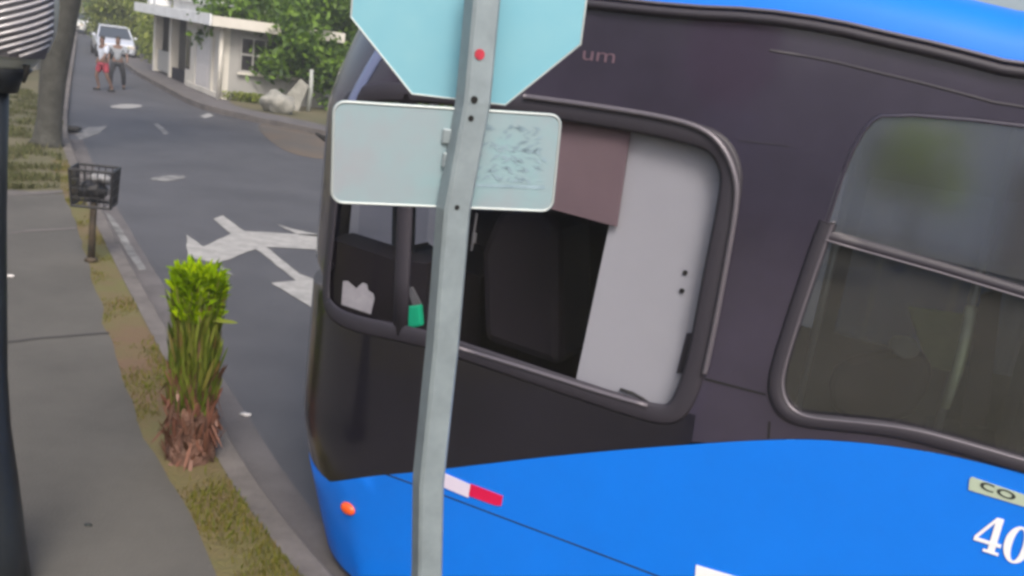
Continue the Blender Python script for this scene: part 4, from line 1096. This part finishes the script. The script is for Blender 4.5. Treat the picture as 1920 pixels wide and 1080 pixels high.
# ================================================================== boulder, thin post
rk = lump('boulder', G(522, 212, KZ)+Vector((0, 0, 0.25)), (0.50, 0.42, 0.36), 'rock', 2, amp=0.45, freq=1.3)
tag(rk, 'pale boulder at the pavement edge below the green tree', 'boulder')
rk2 = MB(); a = G(512, 190, KZ); a = Vector((0, 0, 0))
rk2.prism([(-0.15, 0, 0), (0.60, 0, 0), (0.82, 0.12, 0.80), (0.55, 0.12, 1.0)], (0.02, 0.14, 0)); pb = rk2.build('leaning_slab', 'rock', None, bevel=0.02)
pb.location = G(524, 206, KZ)+Vector((-0.1, 0.35, 0)); tag(pb, 'pale slab leaning up behind the boulder', 'slab')
tpb = G(577, 209, KZ); th_ = up_at(583, 130, tpb.y).z-KZ
tpo = MB().tube([(0, 0, -0.05), (0.05, 0, th_*0.5), (0.02, 0, th_)], [0.075, 0.065, 0.06], 10).build('thin_post', 'palepost', None, True); tpo.location = tpb
tag(tpo, 'thin pale wooden post right of the boulder', 'post')

# ================================================================== CARS
def car(loc, rz, paint, label, glassmat='carglass'):
    c = tag(empty('parked_car', loc, rz), label, 'car')
    # stations along y (front at -y), half-width, heights of sill, belt, roof
    st = [(-2.05, .70, .32, .62), (-1.95, .80, .25, .72), (-1.3, .86, .22, .86), (-0.75, .87, .22, .93), (0.2, .87, .22, .95), (1.3, .86, .22, .97), (1.85, .82, .25, .95), (2.0, .74, .35, .85)]
    mb = MB()
    for y, hw, z0, z1 in st:
        for x_, z_ in ((-hw*.92, z0), (-hw, z0+.14), (-hw, z1-.18), (-hw*.90, z1), (hw*.90, z1), (hw, z1-.18), (hw, z0+.14), (hw*.92, z0)): mb.v.append(Vector((x_, y, z_)))
    for i in range(len(st)-1):
        for j in range(8): mb.f.append((i*8+j, i*8+(j+1) % 8, (i+1)*8+(j+1) % 8, (i+1)*8+j))
    mb.f.append(tuple(range(8))); mb.f.append(tuple((len(st)-1)*8+j for j in range(8)))
    mb.build('body', paint, c, bevel=0.03)
    mb = MB(); gs = [(-0.85, .76, .92), (-0.15, .62, 1.40), (1.0, .62, 1.42), (1.65, .74, .95)]
    for y, hw, z_ in gs: mb.v += [Vector((-hw, y, z_)), Vector((hw, y, z_))]
    base = [(-.80, -.85, .90), (.80, -.85, .90), (.80, 1.65, .93), (-.80, 1.65, .93)]
    mb.v += [Vector(b) for b in base]
    mb.f += [(0, 1, 3, 2), (4, 5, 7, 6), (0, 2, 4, 6, 11, 8), (1, 9, 10, 7, 5, 3)]
    mb.build('windows', glassmat, c)
    mb = MB(); mb.prism([(-.64, -0.2, 1.402), (.64, -0.2, 1.402), (.64, 1.02, 1.425), (-.64, 1.02, 1.425)], (0, 0, .05)); mb.build('roof', paint, c, bevel=0.03)
    for sx in (-1, 1):
        mb = MB(); mb.tube([(sx*.78, -.86, .91), (sx*.635, -.17, 1.41)], .035, 6); mb.build('windscreen_pillar', paint, c)
        mb = MB(); mb.box((sx*.60-.16, -2.07, .55), (sx*.60+.16, -1.97, .68)); mb.build('headlight', 'taillight', c, bevel=.02)
        mb = MB(); mb.box((sx*.93-.08, -.72, .93), (sx*.93+.08, -.58, 1.05)); mb.build('wing_mirror', paint, c, bevel=.03)
        for y in (-1.3, 1.3):
            mt = Matrix.Translation((sx*.80, y, .30)) @ Matrix.Rotation(math.pi/2, 4, 'Y')
            mb = MB().lathe([(.18, -.1), (.28, -.1), (.30, -.07), (.30, .07), (.28, .1), (.18, .1)], 20); mb.v = [mt @ v for v in mb.v]; wh = mb.build('wheel', 'rubber', c, True)
            mb = MB().lathe([(.02, -.085), (.17, -.08), (.18, .0), (.17, .08), (.02, .085)], 16); mb.v = [mt @ v for v in mb.v]; mb.build('rim', 'alu', wh, True)
    mb = MB(); mb.box((-.5, -2.075, .36), (.5, -2.03, .50)); mb.build('grille', 'rubber', c)
    return c
car(G(212, 106, 0), R_(30), 'silver', 'silver car stopped far up the street behind the walking person')
car(G(150, 61, 0), R_(12), 'carwhite', 'white car at the far end of the street beside the trunk')

# ================================================================== PERSON walking
def skin_body(nm, joints, edges, m, parent, sub=2, root=0):
    me = bpy.data.meshes.new(nm); me.from_pydata([j[0] for j in joints], edges, []); o = bpy.data.objects.new(nm, me); COL.objects.link(o); o.parent = parent
    o.modifiers.new('skin', 'SKIN'); me.materials.append(MT[m])
    for i, j in enumerate(joints):
        sv = me.skin_vertices[0].data[i]; r_ = j[1]; sv.radius = r_ if isinstance(r_, tuple) else (r_, r_); sv.use_root = (i == root)
    sb = o.modifiers.new('sub', 'SUBSURF'); sb.levels = sub; sb.render_levels = sub
    return o
def person(loc, rz, label, shirt, shorts, long_legs=False):
    per = tag(empty('person', loc, rz), label, 'person', None); per.scale = (0.93,)*3
    J = [((0, 0, .95), .12), ((0, 0, 1.18), .115), ((0, -.02, 1.40), .13), ((0, -.03, 1.50), .055), ((0, -.05, 1.58), .085), ((0, -.05, 1.70), .085), ((0, -.05, 1.77), .05),
         ((-.19, 0, 1.42), .06), ((-.27, .10, 1.17), .045), ((-.29, -.02, .95), .036), ((-.29, -.05, .86), .03),
         ((.19, 0, 1.42), .06), ((.30, -.12, 1.19), .045), ((.30, -.28, 1.02), .036), ((.30, -.34, .96), .03),
         ((-.13, 0, .88), .09), ((-.20, -.10, .50), .06), ((-.21, .02, .10), .042), ((-.21, -.10, .04), .035),
         ((.13, 0, .88), .09), ((.20, .02, .50), .06), ((.22, .22, .12), .042), ((.22, .14, .04), .035)]
    Ed = [(0, 1), (1, 2), (2, 3), (3, 4), (4, 5), (5, 6), (2, 7), (7, 8), (8, 9), (9, 10), (2, 11), (11, 12), (12, 13), (13, 14), (0, 15), (15, 16), (16, 17), (17, 18), (0, 19), (19, 20), (20, 21), (21, 22)]
    skin_body('body', J, Ed, 'skin', per)
    skin_body('shirt', [((0, 0, .92), .15), ((0, 0, 1.18), .145), ((0, -.02, 1.42), .15), ((-.20, 0, 1.42), .085), ((-.265, .09, 1.20), .075), ((.20, 0, 1.42), .085), ((.295, -.11, 1.21), .075)], [(0, 1), (1, 2), (2, 3), (3, 4), (2, 5), (5, 6)], shirt, per)
    skin_body('shorts', [((0, 0, .97), .14), ((-.12, 0, .85), .12), ((-.185, -.07, .58), .10), ((.12, 0, .85), .12), ((.185, .015, .58), .10)], [(0, 1), (1, 2), (0, 3), (3, 4)], shorts, per)
    skin_body('hair', [((0, -.03, 1.66), .095), ((0, -.035, 1.74), .09), ((0, -.04, 1.80), .05)], [(0, 1), (1, 2)], 'hair', per)
    for sx, y, z in ((-.21, -.05, .035), (.22, .19, .04)):
        mb = MB(); mb.box((sx-.045, y-.13, z-.035), (sx+.045, y+.10, z+.035)); mb.build('shoe', 'rubber', per, bevel=.02)
    if long_legs:
        skin_body('trousers', [((0, 0, .97), .135), ((-.13, 0, .86), .11), ((-.20, -.10, .50), .085), ((-.21, .02, .12), .07), ((.13, 0, .86), .11), ((.20, .02, .50), .085), ((.22, .22, .14), .07)], [(0, 1), (1, 2), (2, 3), (0, 4), (4, 5), (5, 6)], shorts, per)
MT['greyshirt'] = mat('grey shirt', (0.22, 0.24, 0.27), 0.85, var=0.15)
MT['trousers'] = mat('dark trousers', (0.03, 0.032, 0.038), 0.85, var=0.2)
person(G(192, 170, 0), R_(-30), 'walking person in a pale shirt and red shorts, left one of the pair', 'shirt', 'shorts')
person(G(219, 167, 0), R_(25), 'walking person in a grey shirt and dark trousers, right one of the pair', 'greyshirt', 'trousers', True)

# ================================================================== what the bus side mirrors, behind the camera
def mirrored(px, py, dist):
    dR = ray(px, py); hit = CAMP+dR*(D/dR.dot(NV)); rf = dR-NV*(2*dR.dot(NV)); rf.normalize()
    return hit+rf*dist
q = mirrored(1735, 300, 13.0)
me_r, cl_r = crown_mesh('mirrored_crown', (0.75, 0.75, 0.85), 2600, 0.16, 51, 'leaf_b', 26)
tree(Vector((q.x, q.y, KZ)), [(0, 0, -0.05), (0.05, 0, 0.9), (0, 0.04, 1.6)], [0.10, 0.08, 0.06], me_r, cl_r, (0, 0, q.z-KZ), 'small bright green tree mirrored in the upper passenger window of the bus', 6, 4)
q = mirrored(1180, 250, 15.0)
tree(Vector((q.x, q.y, KZ)), [(0, 0, -0.1), (0.05, 0, 1.3), (0, 0.05, 2.0)], [0.3, 0.22, 0.18], me_g, cl_g, (0, 0, 3.2), 'dark tree mirrored in the black panel above the driver window', 6, 44, None, 0.9)
a = mirrored(1950, 300, 16.0); b = mirrored(1330, 300, 19.0); a.z = b.z = KZ
a = a+(a-b).normalized()*6
hb_ = tag(empty('reflection_house', b), 'unseen pale grey house added to brighten reflections in the bus side', 'house')  # out of view, added as a pale surface for the bus glass to reflect
d_ = a-b; Lh = d_.length; d_.normalize(); n_ = Vector((d_.y, -d_.x, 0)); n_ = n_ if n_.y < 0 else -n_
mb = MB(); mb.prism([Vector((0, 0, 0)), d_*Lh, d_*Lh+Vector((0, 0, 3.3)), Vector((0, 0, 3.3))], n_*0.25); mb.build('front_wall', 'facade', hb_)
mb = MB(); mb.prism([-d_*0.4-n_*0.5+Vector((0, 0, 3.301)), d_*(Lh+0.4)-n_*0.5+Vector((0, 0, 3.301)), d_*(Lh+0.4)+n_*5+Vector((0, 0, 4.4)), -d_*0.4+n_*5+Vector((0, 0, 4.4))], (0, 0, 0.12)); mb.build('roof', 'plaster2', hb_)
for t in (0.3, 0.75):
    p0 = d_*(Lh*t)-n_*0.03
    mb = MB(); mb.prism([p0+Vector((0, 0, 1.0)), p0+d_*1.3+Vector((0, 0, 1.0)), p0+d_*1.3+Vector((0, 0, 2.1)), p0+Vector((0, 0, 2.1))], n_*0.025); mb.build('window', 'winglass', hb_)
p0 = d_*(Lh*0.52)-n_*0.03
mb = MB(); mb.prism([p0, p0+d_*0.95, p0+d_*0.95+Vector((0, 0, 2.1)), p0+Vector((0, 0, 2.1))], n_*0.025); mb.build('door', 'stem', hb_)

# ================================================================== haze
mb = MB(); mb.box((-205, -75, -1.0), (150, 250, 16.0)); hz = mb.build('haze', None)
hm = bpy.data.materials.new('haze'); hm.use_nodes = True; hn = hm.node_tree
hn.nodes.remove(hn.nodes['Principled BSDF']); pv = hn.nodes.new('ShaderNodeVolumePrincipled')
pv.inputs['Color'].default_value = (0.93, 0.96, 1.0, 1); pv.inputs['Density'].default_value = 0.0024; pv.inputs['Anisotropy'].default_value = 0.2
hn.links.new(pv.outputs[0], hn.nodes['Material Output'].inputs['Volume'])
hz.data.materials.append(hm); hz['kind'] = 'stuff'; hz['label'] = 'pale haze hanging in the air of the street'; hz['category'] = 'haze'
